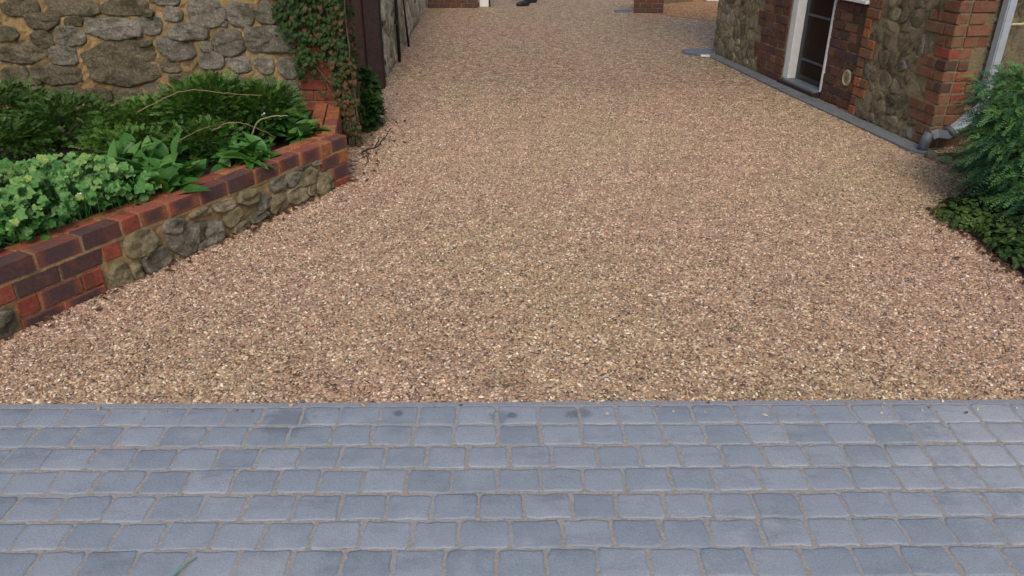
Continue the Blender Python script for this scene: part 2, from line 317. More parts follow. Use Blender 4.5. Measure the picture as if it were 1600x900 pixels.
def voronoi(x0, x1, z0, z1, size, q, gap=.01, inside=None, aspect=1.35):
    """rubble cells: list of (cx, cz, outline)"""
    nx = max(1, round((x1 - x0) / (size * aspect))); nz = max(1, round((z1 - z0) / size)); S = []
    for j in range(-1, nz + 1):
        for i in range(-1, nx + 1):
            S.append((x0 + (i + .5 + .5 * (j % 2) + q.uniform(-.62, .62)) * (x1 - x0) / nx, z0 + (j + .5 + q.uniform(-.55, .55)) * (z1 - z0) / nz))
    out = []
    for a in S:
        if not (x0 < a[0] < x1 and z0 < a[1] < z1): continue
        if inside and not inside(*a): continue
        poly = [(x0, z0), (x1, z0), (x1, z1), (x0, z1)]
        for b_ in S:
            if b_ is a or abs(b_[0] - a[0]) > 4 * size or abs(b_[1] - a[1]) > 4 * size: continue
            nx_, nz_ = b_[0] - a[0], b_[1] - a[1]; L = math.hypot(nx_, nz_)
            if L < 1e-4: continue
            nx_, nz_ = nx_ / L, nz_ / L; dd = nx_ * (a[0] + b_[0]) / 2 + nz_ * (a[1] + b_[1]) / 2 - gap
            new = []
            for k in range(len(poly)):
                p, r_ = poly[k], poly[(k + 1) % len(poly)]; sp_, sr = nx_ * p[0] + nz_ * p[1] - dd, nx_ * r_[0] + nz_ * r_[1] - dd
                if sp_ <= 0: new.append(p)
                if sp_ * sr < 0: u = sp_ / (sp_ - sr); new.append((p[0] + (r_[0] - p[0]) * u, p[1] + (r_[1] - p[1]) * u))
            poly = new
            if len(poly) < 3: break
        if len(poly) < 3: continue
        cx = sum(p[0] for p in poly) / len(poly); cz = sum(p[1] for p in poly) / len(poly)
        pts = []
        for k in range(len(poly)):                                  # cut the corners so the stone is rounded
            p, r_ = poly[k], poly[(k + 1) % len(poly)]
            if math.hypot(p[0] - r_[0], p[1] - r_[1]) < .012: pts.append(((p[0] + r_[0]) / 2 - cx, (p[1] + r_[1]) / 2 - cz)); continue
            for u in (.24, .76): pts.append((p[0] + (r_[0] - p[0]) * u - cx + q.uniform(-.004, .004), p[1] + (r_[1] - p[1]) * u - cz + q.uniform(-.004, .004)))
        if len(pts) >= 4 and max(abs(p[0]) for p in pts) > .018 and max(abs(p[1]) for p in pts) > .015: out.append((cx, cz, pts))
    return out
def rough_face(x0, x1, z0, z1, y, step, amp, q, vs, fs):
    nx = max(2, int((x1 - x0) / step)); nz = max(2, int((z1 - z0) / step)); b0 = len(vs)
    for j in range(nz + 1):
        for i in range(nx + 1): vs.append((x0 + (x1 - x0) * i / nx, y + q.uniform(-amp, amp), z0 + (z1 - z0) * j / nz))
    for j in range(nz):
        for i in range(nx): a = b0 + j * (nx + 1) + i; fs.append((a, a + 1, a + nx + 2, a + nx + 1))
def core(vs, fs, x0, x1, z0, z1, y0, y1, q, step=.03, amp=.004):
    """a mortar body with an uneven front at y0"""
    rough_face(x0, x1, z0, z1, y0, step, amp, q, vs, fs); b0 = len(vs)
    vs += [(x0, y0 + .006, z0), (x1, y0 + .006, z0), (x1, y0 + .006, z1), (x0, y0 + .006, z1), (x0, y1, z0), (x1, y1, z0), (x1, y1, z1), (x0, y1, z1)]
    fs += [(b0 + 1, b0 + 5, b0 + 6, b0 + 2), (b0 + 5, b0 + 4, b0 + 7, b0 + 6), (b0 + 4, b0, b0 + 3, b0 + 7), (b0 + 3, b0 + 2, b0 + 6, b0 + 7), (b0, b0 + 1, b0 + 5, b0 + 4)]

# ------------------------------------------------------------------ ground
struct(add('ground', mesh('ground', [(-150, -60, -.06), (150, -60, -.06), (150, 250, -.06), (-150, 250, -.06)], [(0, 1, 2, 3)], 'earth')))
TILT = math.tan(R(.48))
E0 = 2.642                                                         # gravel edge at X=0
struct(add('driveway', mesh('driveway', [(-6, E0 - 6 * TILT, -.005), (9, E0 + 9 * TILT, -.005), (9, 30, -.005), (-6, 30, -.005)], [(0, 1, 2, 3)], 'gravel_sheet')))
struct(add('side_yard', mesh('side_yard', [(2.75, 15.4, -.001), (2.98, 14.9, -.001), (3.35, 14.5, -.001), (3.8, 14.1, -.001), (9, 13.4, -.001), (9, 20, -.001), (2.75, 20, -.001)], [tuple(range(7))], 'gravel_yellow')))

# ------------------------------------------------------------------ sett paving
pav = struct(add('paving', mesh('paving', [(-4.5, 0, -.0022), (4.5, 0, -.0022), (4.5, E0 - .002, -.0022), (-4.5, E0 - .002, -.0022)], [(0, 1, 2, 3)], 'joint'), ))
pav.rotation_euler = (0, 0, R(.48))
SV = []
for k in range(26):
    q = random.Random(100 + k); n = 5; L, Wd = .0757, .0603; out = []
    c_ = [(L, -Wd), (L, Wd), (-L, Wd), (-L, -Wd)]
    for i in range(4):
        a, b_ = c_[i], c_[(i + 1) % 4]; rr = q.uniform(.004, .013)
        d_ = Vector((b_[0] - a[0], b_[1] - a[1])); ln = d_.length; d_.normalize(); nrm = Vector((d_.y, -d_.x))
        for u in (rr, ln * .3, ln * .52, ln * .75, ln - rr):
            p = Vector(a) + d_ * u + nrm * q.uniform(-.0052, .0032); out.append(p)
    vs = []; N = len(out)
    for s_, z in ((1.02, -.03), (1.0, -.0028), (.982, -.0008), (.85, .0003)):
        for p in out: vs.append((p.x * s_, p.y * s_, z + (q.uniform(-.0006, .0006) if z > -.003 else 0)))
    vs.append((0, 0, .0012)); fs = []
    for r_ in range(3):
        for i in range(N): a = r_ * N + i; b_ = r_ * N + (i + 1) % N; fs.append((a, b_, b_ + N, a + N))
    for i in range(N): fs.append((3 * N + i, 3 * N + (i + 1) % N, 4 * N))
    SV.append(mesh('sett', vs, fs, 'sett', True))
ROWS = [(2.532, -.14), (2.404, -.20), (2.270, -.11), (2.141, -.17), (2.007, -.23), (1.877, -.13), (1.750, -.19), (1.620, -.12), (1.492, -.20)]
for j, (yy, ph) in enumerate(ROWS):
    x = ph - 20 * .1605
    lim = 3.0 if j < 8 else 2.2
    while x < 3.0:
        wd = .1605 + rnd.uniform(-.011, .011)
        if x > -lim - .2:
            add('sett', rnd.choice(SV), pav, (x + wd / 2, yy + .018 + rnd.uniform(-.003, .003), rnd.uniform(-.0012, .0012)),
                (rnd.uniform(-.006, .006), rnd.uniform(-.006, .006), math.pi * rnd.randrange(2) + rnd.uniform(-.025, .025)),
                (wd / .1605 * rnd.uniform(.975, 1.02), rnd.uniform(.98, 1.03), 1))
        x += wd
add('edging_strip', box('edging_strip', 'edging', -4.5, 4.5, E0 - .026, E0 + .004, -.05, -.0016, .002), pav)

# ------------------------------------------------------------------ gravel stones (uncountable): a point per stone, one of seven pebbles on each
gcol = bpy.data.collections.new('pebbles')
for k in range(7):
    q = random.Random(k); bm = bmesh.new(); bmesh.ops.create_icosphere(bm, subdivisions=1, radius=1)
    ax = (q.uniform(1.0, 1.65), q.uniform(.6, .9), q.uniform(.45, .7))
    for v in bm.verts:
        v.co = Vector([c_ * a for c_, a in zip(v.co, ax)]) * q.uniform(.82, 1.15)
    gcol.objects.link(bpy.data.objects.new('pebble', bm_mesh(bm, 'pebble', 'gravel_stone')))
rg = np.random.default_rng(3)
def in_poly(px, py, poly):
    ins = np.zeros(len(px), bool); n = len(poly)
    for i in range(n):
        (xa, ya), (xb, yb) = poly[i], poly[(i + 1) % n]
        cr = ((ya > py) != (yb > py)) & (px < (xb - xa) * (py - ya) / (yb - ya + 1e-12) + xa); ins ^= cr
    return ins
sp_ = .0117
gx, gy = np.meshgrid(np.arange(-3.0, 3.6, sp_), np.arange(2.55, 9.2, sp_)); gx = gx.ravel(); gy = gy.ravel()
gx = gx + rg.uniform(-.0055, .0055, gx.size); gy = gy + rg.uniform(-.0055, .0055, gy.size)
keep = in_poly(gx, gy, [(-3.0, E0 - .01 - 3 * TILT), (3.1, E0 - .01 + 3.1 * TILT), (2.86, 3.75), (2.86, 4.8), (3.4, 5.65), (3.3, 6.2), (2.95, 9.2), (-1.5, 9.2), (-1.2, 6.6), (-1.235, 5.5), (-2.75, 2.55)])
edge = gy - (E0 + gx * TILT); keep &= (edge > .004 + .007 * np.sin(gx * 37) * np.sin(gx * 11.3) + rg.uniform(-.006, .006, gx.size))
keep &= rg.random(gx.size) < np.clip(1.0 - (gy - 6.3) / 2.9, 0, 1)
gx, gy = gx[keep], gy[keep]
gz = -.0055 + rg.uniform(-.0022, .0018, gx.size)
ls = 38; lx = rg.uniform(-2.3, 2.3, ls); ly = E0 + lx * TILT - rg.exponential(.06, ls) - .01; gx, gy, gz = np.append(gx, lx), np.append(gy, ly), np.append(gz, np.full(ls, .002))   # strays on the setts
pm = bpy.data.meshes.new('gravel_stones'); pm.vertices.add(len(gx)); pm.vertices.foreach_set('co', np.stack([gx, gy, gz], 1).ravel().astype(np.float32)); pm.update()
gs = struct(add('gravel_stones', pm), 'stuff'); gs['label'] = 'brown and buff gravel stones bound over the driveway'
ng = bpy.data.node_groups.new('scatter', 'GeometryNodeTree')
ng.interface.new_socket('Geometry', in_out='INPUT', socket_type='NodeSocketGeometry'); ng.interface.new_socket('Geometry', in_out='OUTPUT', socket_type='NodeSocketGeometry')
gi, go = ng.nodes.new('NodeGroupInput'), ng.nodes.new('NodeGroupOutput'); ip = ng.nodes.new('GeometryNodeInstanceOnPoints'); ci = ng.nodes.new('GeometryNodeCollectionInfo')
ci.inputs['Collection'].default_value = gcol; ci.inputs['Separate Children'].default_value = True; ci.inputs['Reset Children'].default_value = True
ip.inputs['Pick Instance'].default_value = True
rr = ng.nodes.new('FunctionNodeRandomValue'); rr.data_type = 'FLOAT_VECTOR'; rr.inputs[0].default_value = (-.7, -.7, 0); rr.inputs[1].default_value = (.7, .7, 6.283)
rs = ng.nodes.new('FunctionNodeRandomValue'); rs.data_type = 'FLOAT'; rs.inputs[2].default_value = .0045; rs.inputs[3].default_value = .0089
ng.links.new(gi.outputs[0], ip.inputs['Points']); ng.links.new(ci.outputs[0], ip.inputs['Instance']); ng.links.new(rr.outputs[0], ip.inputs['Rotation'])
ng.links.new(rs.outputs[1], ip.inputs['Scale']); ng.links.new(ip.outputs[0], go.inputs[0])
gs.modifiers.new('scatter', 'NODES').node_group = ng

# ------------------------------------------------------------------ raised planter wall (left)
PA = math.atan2(.886, .463)
pw = thing('planter_wall', 'low raised planter wall of rubble stone with brick coping and brick ends', 'planter wall', (-2.433, 3.156, 0), PA)
pf = Frame(pw); q = random.Random(5); vs, fs = [], []
core(vs, fs, -1.1, 2.635, -.05, .235, .010, .20, q, .03, .0045)
rough_face(-1.1, 2.648, .235, .335, .0042, .03, .0008, q, vs, fs)
b0 = len(vs); vs += [(-1.1, .006, .3345), (2.648, .006, .3345), (2.648, .205, .3345), (-1.1, .205, .3345), (-1.1, .205, .2), (2.635, .205, .2), (2.635, .008, .2)]
fs += [(b0, b0 + 1, b0 + 2, b0 + 3), (b0 + 3, b0 + 2, b0 + 5, b0 + 4), (b0 + 1, b0 + 6, b0 + 5, b0 + 2)]
add('mortar_core', mesh('mortar_core', vs, fs, 'mortar_brown'), pw)
J = [-1.1, -.88, -.655, -.43, -.2, .03, .263, .513, .748, .863, 1.048, 1.278, 1.495, 1.719, 1.937, 2.148, 2.356, 2.467, 2.655]
CM = ['brick_brindle'] * 5 + ['brick_dark', 'brick_brindle', 'brick_dark', 'brick_red', 'brick_brindle', 'brick_brindle', 'brick_brindle', 'brick_dark', 'brick_brindle', 'brick_brindle', 'brick_brindle', 'brick_orange', 'brick_brindle']
for i in range(len(J) - 1): pf.brick(J[i], J[i + 1], .247, .347, CM[i], d=.1)
x = -1.1
while x < 2.6:                                                      # back row of the coping
    l = .225 + rnd.uniform(-.01, .01); pf.brick(x, min(x + l, 2.655), .247, .345, rnd.choice(['brick_orange', 'brick_red', 'brick_orange']), y=.109, d=.1); x += l
for a0, a1, z0, z1, mt in [(-.1, .02, .147, .247, 'brick_brindle'), (.02, .135, .147, .247, 'brick_red'), (.135, .366, .147, .247, 'brick_dark'), (.366, .603, .147, .247, 'brick_dark'), (.603, .718, .147, .247, 'brick_red'),
                           (.115, .231, .045, .147, 'brick_red'), (.231, .458, .045, .147, 'brick_brindle'), (.458, .58, .045, .147, 'brick_red'), (.11, .334, -.055, .045, 'brick_brindle'), (.334, .58, -.055, .045, 'brick_brindle'),
                           (2.345, 2.554, .147, .247, 'brick_brindle'), (2.554, 2.652, .147, .247, 'brick_orange'), (2.46, 2.648, .045, .147, 'brick_brindle'), (2.446, 2.65, -.055, .045, 'brick_red')]:
    pf.brick(a0, a1, z0, z1, mt)
PL = [(.836, .178, .213, .150), (1.064, .200, .133, .095), (1.259, .212, .148, .049), (.908, .044, .183, .159), (1.111, .097, .206, .208), (1.339, .06, .141, .164), (.666, .043, .126, .159), (.766, .035, .075, .106), (.032, .064, .13, .134),
      (1.444, .202, .163, .07), (1.497, .108, .148, .111), (1.645, .185, .176, .108), (1.909, .192, .136, .092), (2.047, .185, .133, .105), (2.193, .162, .2, .119), (2.352, .068, .175, .15), (2.072, .069, .23, .13), (1.898, .071, .183, .128),
      (2.215, .062, .101, .08), (2.167, .234, .098, .03), (2.30, .232, .084, .03), (1.766, .113, .12, .107), (1.545, .02, .152, .08), (1.235, .127, .078, .079), (1.238, .004, .116, .08), (1.703, .037, .161, .07), (-.16, .08, .2, .15), (-.4, .13, .25, .16), (-.62, .1, .2, .16)]
for i, (a, z, wd, h) in enumerate(PL):
    q = random.Random(i + 50); put_stone(pf, a, z, blob(wd * 1.0, h * 1.0, q, 12, 2.9, .17), q.choice(['rock_grey', 'rock_grey', 'rock_ochre', 'rock_ochre']) if i != 12 else 'rock_grey', .006, .05, .028, i, True)
ea = math.atan2(.988, -.155) - PA
pe = Frame(pw, (2.648, .104, 0), ea)                                # end return toward the brick pier
add('end_core', box('end_core', 'mortar_brown', .0, 1.0, .01, .2, -.05, .24, .004), pw, (2.648, .104, 0), (0, 0, ea))
for z0, mt in ((.247, 'brick_orange'), (.147, 'brick_red'), (.045, 'brick_brindle'), (-.055, 'brick_red')):
    for k in range(4): pe.brick(.0 + k * .235, .235 + k * .235, z0, z0 + .1, mt if (k + int(z0 * 10)) % 3 else 'brick_brindle', d=.1)
for k in range(4): pe.brick(.1 + k * .225, .325 + k * .225, .247, .345, 'brick_orange', y=.109, d=.1)

# soil in the planter
struct(add('soil', mesh('soil', [(-5.5, 1.2, .25), (-3.0, 2.6, .25), (-2.55, 3.25, .27), (-1.42, 5.45, .27), (-1.45, 6.6, .28), (-5.5, 6.6, .28)], [tuple(range(6))], 'soil')))

# ------------------------------------------------------------------ garden wall behind the planter
gw = thing('garden_wall', 'rubble stone garden wall with ochre mortar behind the planting bed', 'stone wall', (0, 6.55, 0))
gf = Frame(gw); q = random.Random(9); vs, fs = [], []
core(vs, fs, -5.2, -1.74, 0, 1.7, .012, .34, q, .035, .010)
add('mortar_core', mesh('mortar_core', vs, fs, 'mortar_ochre'), gw)
GW = [(-3.973, 1.106, .322, .134), (-3.539, 1.112, .4, .146), (-3.127, 1.112, .4, .134), (-2.789, 1.174, .257, .10), (-2.472, 1.067, .311, .246), (-2.195, 1.051, .22, .184), (-3.813, 1.0, .26, .13), (-3.567, .996, .156, .085), (-3.263, .939, .444, .165), (-2.945, .964, .19, .16), (-2.745, 1.051, .161, .113), (-2.642, .914, .327, .13),
      (-4.149, .902, .209, .113), (-3.86, .858, .171, .142), (-3.624, .883, .268, .15), (-4.037, .743, .424, .16), (-3.718, .724, .225, .157), (-3.247, .676, .6, .37), (-2.771, .788, .31, .19), (-2.52, .798, .11, .08), (-2.334, .839, .253, .205), (-2.49, .685, .21, .132), (-2.85, .643, .17, .11), (-3.806, .568, .405, .148), (-4.167, .568, .258, .15),
      (-4.035, .475, .16, .12), (-2.132, .90, .11, .12), (-3.763, .421, .298, .107), (-3.499, .394, .217, .121), (-3.246, .415, .244, .1), (-3.0, .45, .2, .121), (-2.747, .538, .258, .08), (-2.665, .418, .216, .127), (-2.478, .528, .16, .119), (-1.987, 1.057, .175, .174), (-1.818, 1.063, .135, .192), (-1.969, .858, .42, .195), (-2.273, .659, .21, .133), (-2.059, .646, .17, .133), (-1.875, .63, .17, .166),
      (-2.082, .488, .2, .136), (-1.888, .475, .19, .117), (-1.985, .354, .43, .11), (-2.302, .501, .18, .11), (-2.266, .34, .2, .11), (-2.47, .40, .15, .1), (-4.36, 1.08, .26, .17), (-4.42, .86, .24, .2), (-4.4, .65, .2, .17), (-4.4, .46, .24, .14), (-4.2, .4, .14, .12), (-4.22, 1.02, .1, .09), (-3.02, .82, .1, .07), (-3.44, 1.02, .09, .05), (-2.95, 1.06, .1, .06), (-2.35, .98, .07, .05)]
for i, (a, z, wd, h) in enumerate(GW):
    q = random.Random(i + 300); light = a > -2.6 or (a > -2.9 and z > .7)
    mt = 'rock_grey' if light or q.random() < .2 else 'rock_brown'
    put_stone(gf, a, z, blob(wd * 1.04, h * 1.05, q, 13, 3.4, .14), mt, .008 + q.uniform(-.006, .006), .05, q.uniform(.016, .030), i + 7, True)
q = random.Random(21)
for cx, cz, pts in voronoi(-5.15, -1.78, 1.215, 1.62, .16, q, .015, None, 1.6):
    put_stone(gf, cx, cz, pts, 'rock_grey' if cx > -2.6 else 'rock_brown', .008, .05, .025, int(cx * 999), True)
for cx, cz, pts in voronoi(-5.15, -4.55, .3, 1.2, .16, q, .015, None, 1.6): put_stone(gf, cx, cz, pts, 'rock_brown', .008, .05, .025, int(cz * 999))
for i in range(12): put_stone(gf, -5.05 + i * .29, 1.70, blob(.285, .11, q, 12, 4, .08), 'rock_grey', -.01, .34, .02, i)

# brick pier closing the garden wall
gp = thing('brick_pier', 'weathered red brick pier under ivy at the end of the garden wall', 'brick pier', (-1.78, 6.53, 0))
q = random.Random(4); vs, fs = [], []; core(vs, fs, .012, .405, 0, 1.78, .012, .42, q, .04, .004); add('mortar_core', mesh('mortar_core', vs, fs, 'mortar_house'), gp)
g1 = Frame(gp); g2 = Frame(gp, (.417, 0, 0), R(90))
for k in range(20):
    z = k * .089; cut = .225 if k % 2 else .11
    for fr, L in ((g1, .417), (g2, .43)):
        c_ = cut if fr is g1 else .335 - cut
        fr.brick(0 if fr is g1 else .106, c_ if fr is g1 else max(c_, .2), z, z + .089, rnd.choice(['brick_red', 'brick_orange', 'brick_house', 'brick_red']), jit=.006, d=.1)
        fr.brick(c_ if fr is g1 else max(c_, .2), L, z, z + .089, rnd.choice(['brick_red', 'brick_house', 'brick_red']), jit=.006, d=.1)
vs, fs = [], []                                                      # small iron ring in a brick
for k in range(10):
    pass
ring = [(.2 + .017 * math.cos(a), -.02, .235 + .02 * math.sin(a)) for a in np.linspace(math.pi * .85, math.pi * 2.15, 10)]
add('iron_hook', tube_mesh('iron_hook', 'cream', [(ring, .0035)]), gp)

# ------------------------------------------------------------------ timber gate posts and far left wall
for (x0, x1, y0, lab) in ((-1.60, -1.435, 8.78, 'thick dark brown timber post beside the pale far wall'), (-1.76, -1.65, 8.98, 'thin dark brown timber post nearest the ivy')):
    p = tag(add('timber_post', box('timber_post', 'timber', -(x1 - x0) / 2, (x1 - x0) / 2, -.08, .08, -.05, 2.1, .008, .003), None, ((x0 + x1) / 2, y0, 0)), lab, 'post', 'timber gate posts')
p = tag(add('gate_board', box('gate_board', 'timber', -.12, .12, -.02, .02, .06, 1.95, .004, .002), None, (-1.68, 9.12, 0)), 'dark timber gate board behind the two posts', 'gate')
fw_dir = math.atan2(16.45 - 9.3, -1.72 + 1.485)
fwl = thing('far_wall', 'pale weathered stone wall running back along the left of the drive', 'stone wall', (-1.485, 9.3, 0), fw_dir)
ff = Frame(fwl); q = random.Random(31); vs, fs = [], []; core(vs, fs, 0, 7.3, 0, 1.9, .012, .3, q, .06, .012); add('mortar_core', mesh('mortar_core', vs, fs, 'old_render'), fwl)
for cx, cz, pts in voronoi(.02, 5.4, .02, .98, .19, q, .014, None, 1.5):
    o = put_stone(ff, cx, cz, pts, q.choice(['old_render', 'old_render', 'old_render', 'rock_ochre']), .008, .05, .02, int(cx * 977))
tag(add('cable_pipe', tube_mesh('cable_pipe', 'black_pipe', [([(-1.475, 10.35, 0), (-1.475, 10.35, 1.8)], .022), ([(-1.475, 10.33, .52), (-1.475, 10.27, .48), (-1.475, 10.19, .5), (-1.475, 10.17, .58)], .012)], 8)), 'thin black vertical pipe with hook on the pale far wall', 'pipe')
tag(add('hanging_cable', tube_mesh('hanging_cable', 'black_pipe', [([(-1.5, 11.55, .0), (-1.5, 11.4, .35), (-1.5, 11.2, .8)], .02, .012)], 6)), 'short dark leaning cable low on the pale far wall', 'cable')

# ------------------------------------------------------------------ far end of the drive
def brick_block(name, label, loc, wd, dp, ht, course, mats, rz=0):
    t_ = thing(name, label, 'brick wall', loc, rz); q_ = random.Random(int(wd * 100)); vs, fs = [], []
    core(vs, fs, .01, wd - .01, 0, ht - .02, .01, dp, q_, .08, .003); add('mortar_core', mesh('mortar_core', vs, fs, 'mortar_house'), t_)
    f1, f2, f3 = Frame(t_), Frame(t_, (wd, 0, 0), R(90)), Frame(t_, (0, dp, 0), R(-90))
    n = int(ht / course)
    for k in range(n):
        if k > 8: break
        for fr, L in ((f1, wd), (f2, dp), (f3, dp)):
            x = 0 if fr is f1 else .104; e_ = L if fr is f1 else L - .002
            x_ = x; first = True
            while x_ < e_ - .03:
                l = .115 if first and k % 2 else .225; first = False
                if e_ - x_ - l < .06: l = e_ - x_
                fr.brick(x_, x_ + l, k * course, (k + 1) * course, rnd.choice(mats), d=.1); x_ += l
    add('coping', box('coping', 'brick_dark', -.03, wd + .03, -.03, dp + .03, min(n, 9) * course, min(n, 9) * course + .07, .006), t_)
    return t_
brick_block('brick_wall', 'dark low brick wall end at the far left of the drive', (-1.68, 16.2, 0), 1.0, .24, .80, .088, ['brick_house', 'brick_dark'])
brick_block('brick_pillar', 'square dark brick pillar at the far right of the drive', (2.31, 15.40, 0), .555, .5, .82, .088, ['brick_house', 'brick_house', 'brick_dark'], R(-8))
struct(add('step_slab', box('step_slab', 'slate', 1.98, 2.30, 15.46, 15.8, -.04, .012, .01)))
wb = thing('white_board', 'white board leaning upright beside the far brick wall', 'board', (-.60, 16.36, 0))
add('panel', box('panel', 'white_paint', -.05, .13, -.01, .02, 0, .85, .004), wb); add('edge_strip', box('edge_strip', 'black_pipe', .132, .165, -.012, .022, 0, .88, .003), wb)
bedc = tag(add('low_stone_edge', box('low_stone_edge', 'rock_house', 0, 1.1, 0, .25, -.03, .14, .03, .015), None, (2.95, 16.75, 0), (0, 0, R(33))), 'mossy stone edge beyond the far brick pillar', 'kerb stone')
tag(add('white_block', box('white_block', 'white_paint', -.2, .2, -.1, .1, 0, .5, .02), None, (4.3, 17.3, 0)), 'white painted block in the side yard beside the house corner', 'block')

# inset cover and a scrap at the house corner
cv = thing('drain_cover', 'round blue grey slate drain inset at the far house corner', 'drain cover', (2.66, 11.05, 0))
bm = bmesh.new(); bmesh.ops.create_cone(bm, cap_ends=True, segments=32, radius1=.30, radius2=.30, depth=.02); add('ring', bm_mesh(bm, 'ring', 'slate'), cv, (0, 0, -.006))
for k in range(-3, 4):
    hw = math.sqrt(max(.005, .26 ** 2 - (k * .075) ** 2)); add('slat', box('slat', 'slate', -hw, hw, -.03, .03, 0, .012, .004), cv, (0, k * .075, .004))
tag(add('white_tile', box('white_tile', 'white_paint', -.06, .06, -.04, .04, 0, .02, .004), None, (2.62, 10.72, 0), (0, 0, -.1)), 'small white tile lying by the drain inset', 'tile')

# ------------------------------------------------------------------ house on the right
HC = (3.515, 6.36, 0); HR = math.atan2(-.988, .157)
hs = thing('house', 'old stone house with brick quoins and a dark glazed side door', 'house', HC, HR)
side = Frame(hs); end = Frame(hs, (0, 0, 0), R(90)); H = 4.2; q = random.Random(77)
C = .09
vs, fs = [], []
for a0, a1, z0, z1, y0 in ((-4.70, -2.70, 0, 1.6, .012), (-1.87, -1.24, 0, .97, .062), (-1.24, -.012, 0, 1.6, .012)):
    core(vs, fs, a0, a1, z0, z1, y0, .34, q, .035, .007)
for a0, a1, z0, z1 in ((-4.70, -2.70, 1.6, H), (-2.70, -1.87, 2.05, H), (-1.87, -1.24, 1.95, H), (-1.24, -.012, 1.6, H)): core(vs, fs, a0, a1, z0, z1, .012, .34, q, .3, .004)
add('side_wall', mesh('side_wall', vs, fs, 'mortar_rubble'), hs)
vs, fs = [], []; core(vs, fs, .34, 4.2, 0, 1.6, .012, .35, q, .04, .007); core(vs, fs, .34, 4.2, 1.6, H, .012, .35, q, .3, .004); rough_face(.02, .34, 0, H, .012, .06, .004, q, vs, fs)
add('end_wall', mesh('end_wall', vs, fs, 'mortar_rubble'), hs, (0, 0, 0), (0, 0, R(90)))
rf = bmesh.new(); 
for vv in (box_bm(rf, -5.0, .3, -.35, 4.6, H, H + .12),): pass
add('roof', bm_mesh(rf, 'roof', 'roof_tile'), hs)
def course_fill(fr, a0, a1, z0, z1, mats, y=0, stagger=True, tooth=None, hot=()):
    k = 0; z = z0
    while z < z1 - .01:
        s0, s1 = a0, a1
        if tooth: s0, s1 = tooth(k, a0, a1)
        x = s0; l0 = .115 if k % 2 else .225; first = True
        while x < s1 - .02:
            l = l0 if first else (.225 if rnd.random() < .65 else .115); first = False
            if s1 - x - l < .07: l = s1 - x
            fr.brick(x, x + l, z, z + C, 'brick_red' if k in hot else rnd.choice(mats), y=y, d=.1, jit=.007, gap=rnd.uniform(.008, .017)); x += l
        z += C; k += 1
HB = ['brick_house', 'brick_house', 'brick_worn', 'brick_house', 'brick_dark']; HO = ['brick_worn', 'brick_worn', 'brick_house', 'brick_worn']
T = 1.26
equoin = lambda k: (.21, .21, .17, .17, .17, .19, .19, .10, .10, .22, .22, .15, .22, .2, .2)[min(k, 14)]
quoin = lambda k: .36 if (k // 2) % 2 else .20
course_fill(side, -.36, -.0, 0, T, HO, tooth=lambda k, a, b: (-quoin(k), -.0), hot=(8,))
course_fill(end, .105, .4, 0, T, HO, tooth=lambda k, a, b: (.105, .105 + equoin(k)), hot=(4, 5, 6))
course_fill(side, -1.24, -1.05, 0, T, ['brick_worn', 'brick_orange', 'brick_worn'], tooth=lambda k, a, b: (-1.24, -1.13 + (.11 if (k // 2) % 2 else 0)))
course_fill(side, -1.87, -1.245, 0, .96, HB, y=.05)
course_fill(side, -3.45, -2.70, 0, T, HB, tooth=lambda k, a, b: (-3.45 - (.0 if (k // 2) % 2 else -.13), -2.70))
def stones(fr, a0, a1, z1, size, ok, seed0, mats):
    q_ = random.Random(seed0)
    for cx, cz, pts in voronoi(a0, a1, .0, z1, size, q_, .008, ok, 1.15):
        put_stone(fr, cx, cz, pts, q_.choice(mats), .012, .05, q_.uniform(.002, .008), seed0 + int(abs(cx * 991 + cz * 7919)))
RM = ['rock_house', 'rock_house', 'rock_brown', 'rock_ochre', 'rock_grey']
def ok_near(a, z): k = int(z / C); return a < -quoin(k) - .05 and a > (-1.13 + (.11 if (k // 2) % 2 else 0)) + .05
stones(side, -1.14, -.19, T, .125, ok_near, 11, RM)
stones(side, -4.68, -3.30, T, .125, lambda a, z: a < (-3.45 - (.0 if (int(z / C) // 2) % 2 else -.13)) - .05, 12, RM)
stones(end, .20, 2.4, T, .13, lambda a, z: a > .105 + equoin(int(z / C)) + .05, 13, ['rock_house', 'rock_brown', 'rock_grey', 'rock_house'])
# door: frame, leaf with three panes, sill
dr = bpy.data.objects.new('door', None); col.objects.link(dr); dr.parent = hs
add('frame', box('frame', 'white_paint', -2.698, -2.58, .03, .15, .06, 2.05, .004), dr)
add('frame', box('frame', 'white_paint', -1.905, -1.872, .046, .15, .06, 2.05, .004), dr)
add('frame', box('frame', 'white_paint', -2.578, -1.907, .04, .15, 1.97, 2.05, .004), dr)
lf = add('leaf', box('leaf', 'door_dark', -2.577, -1.908, .125, .165, .075, 1.968, .003), dr)
for z0, z1 in ((.135, .285), (.325, .76), (.79, 1.22), (1.25, 1.88)): add('pane', box('pane', 'glass_dark', -2.49, -1.985, .117, .124, z0, z1, .002), dr)
for z in (.305, .775, 1.235): add('glazing_bar', box('glazing_bar', 'glazing_bar', -2.49, -1.985, .108, .124, z - .012, z + .012, .002), dr)
add('threshold', box('threshold', 'threshold', -2.58, -1.907, -.02, .17, .045, .074, .004), dr)
add('step', box('step', 'timber', -2.69, -1.88, -.03, .2, -.03, .043, .006), dr)
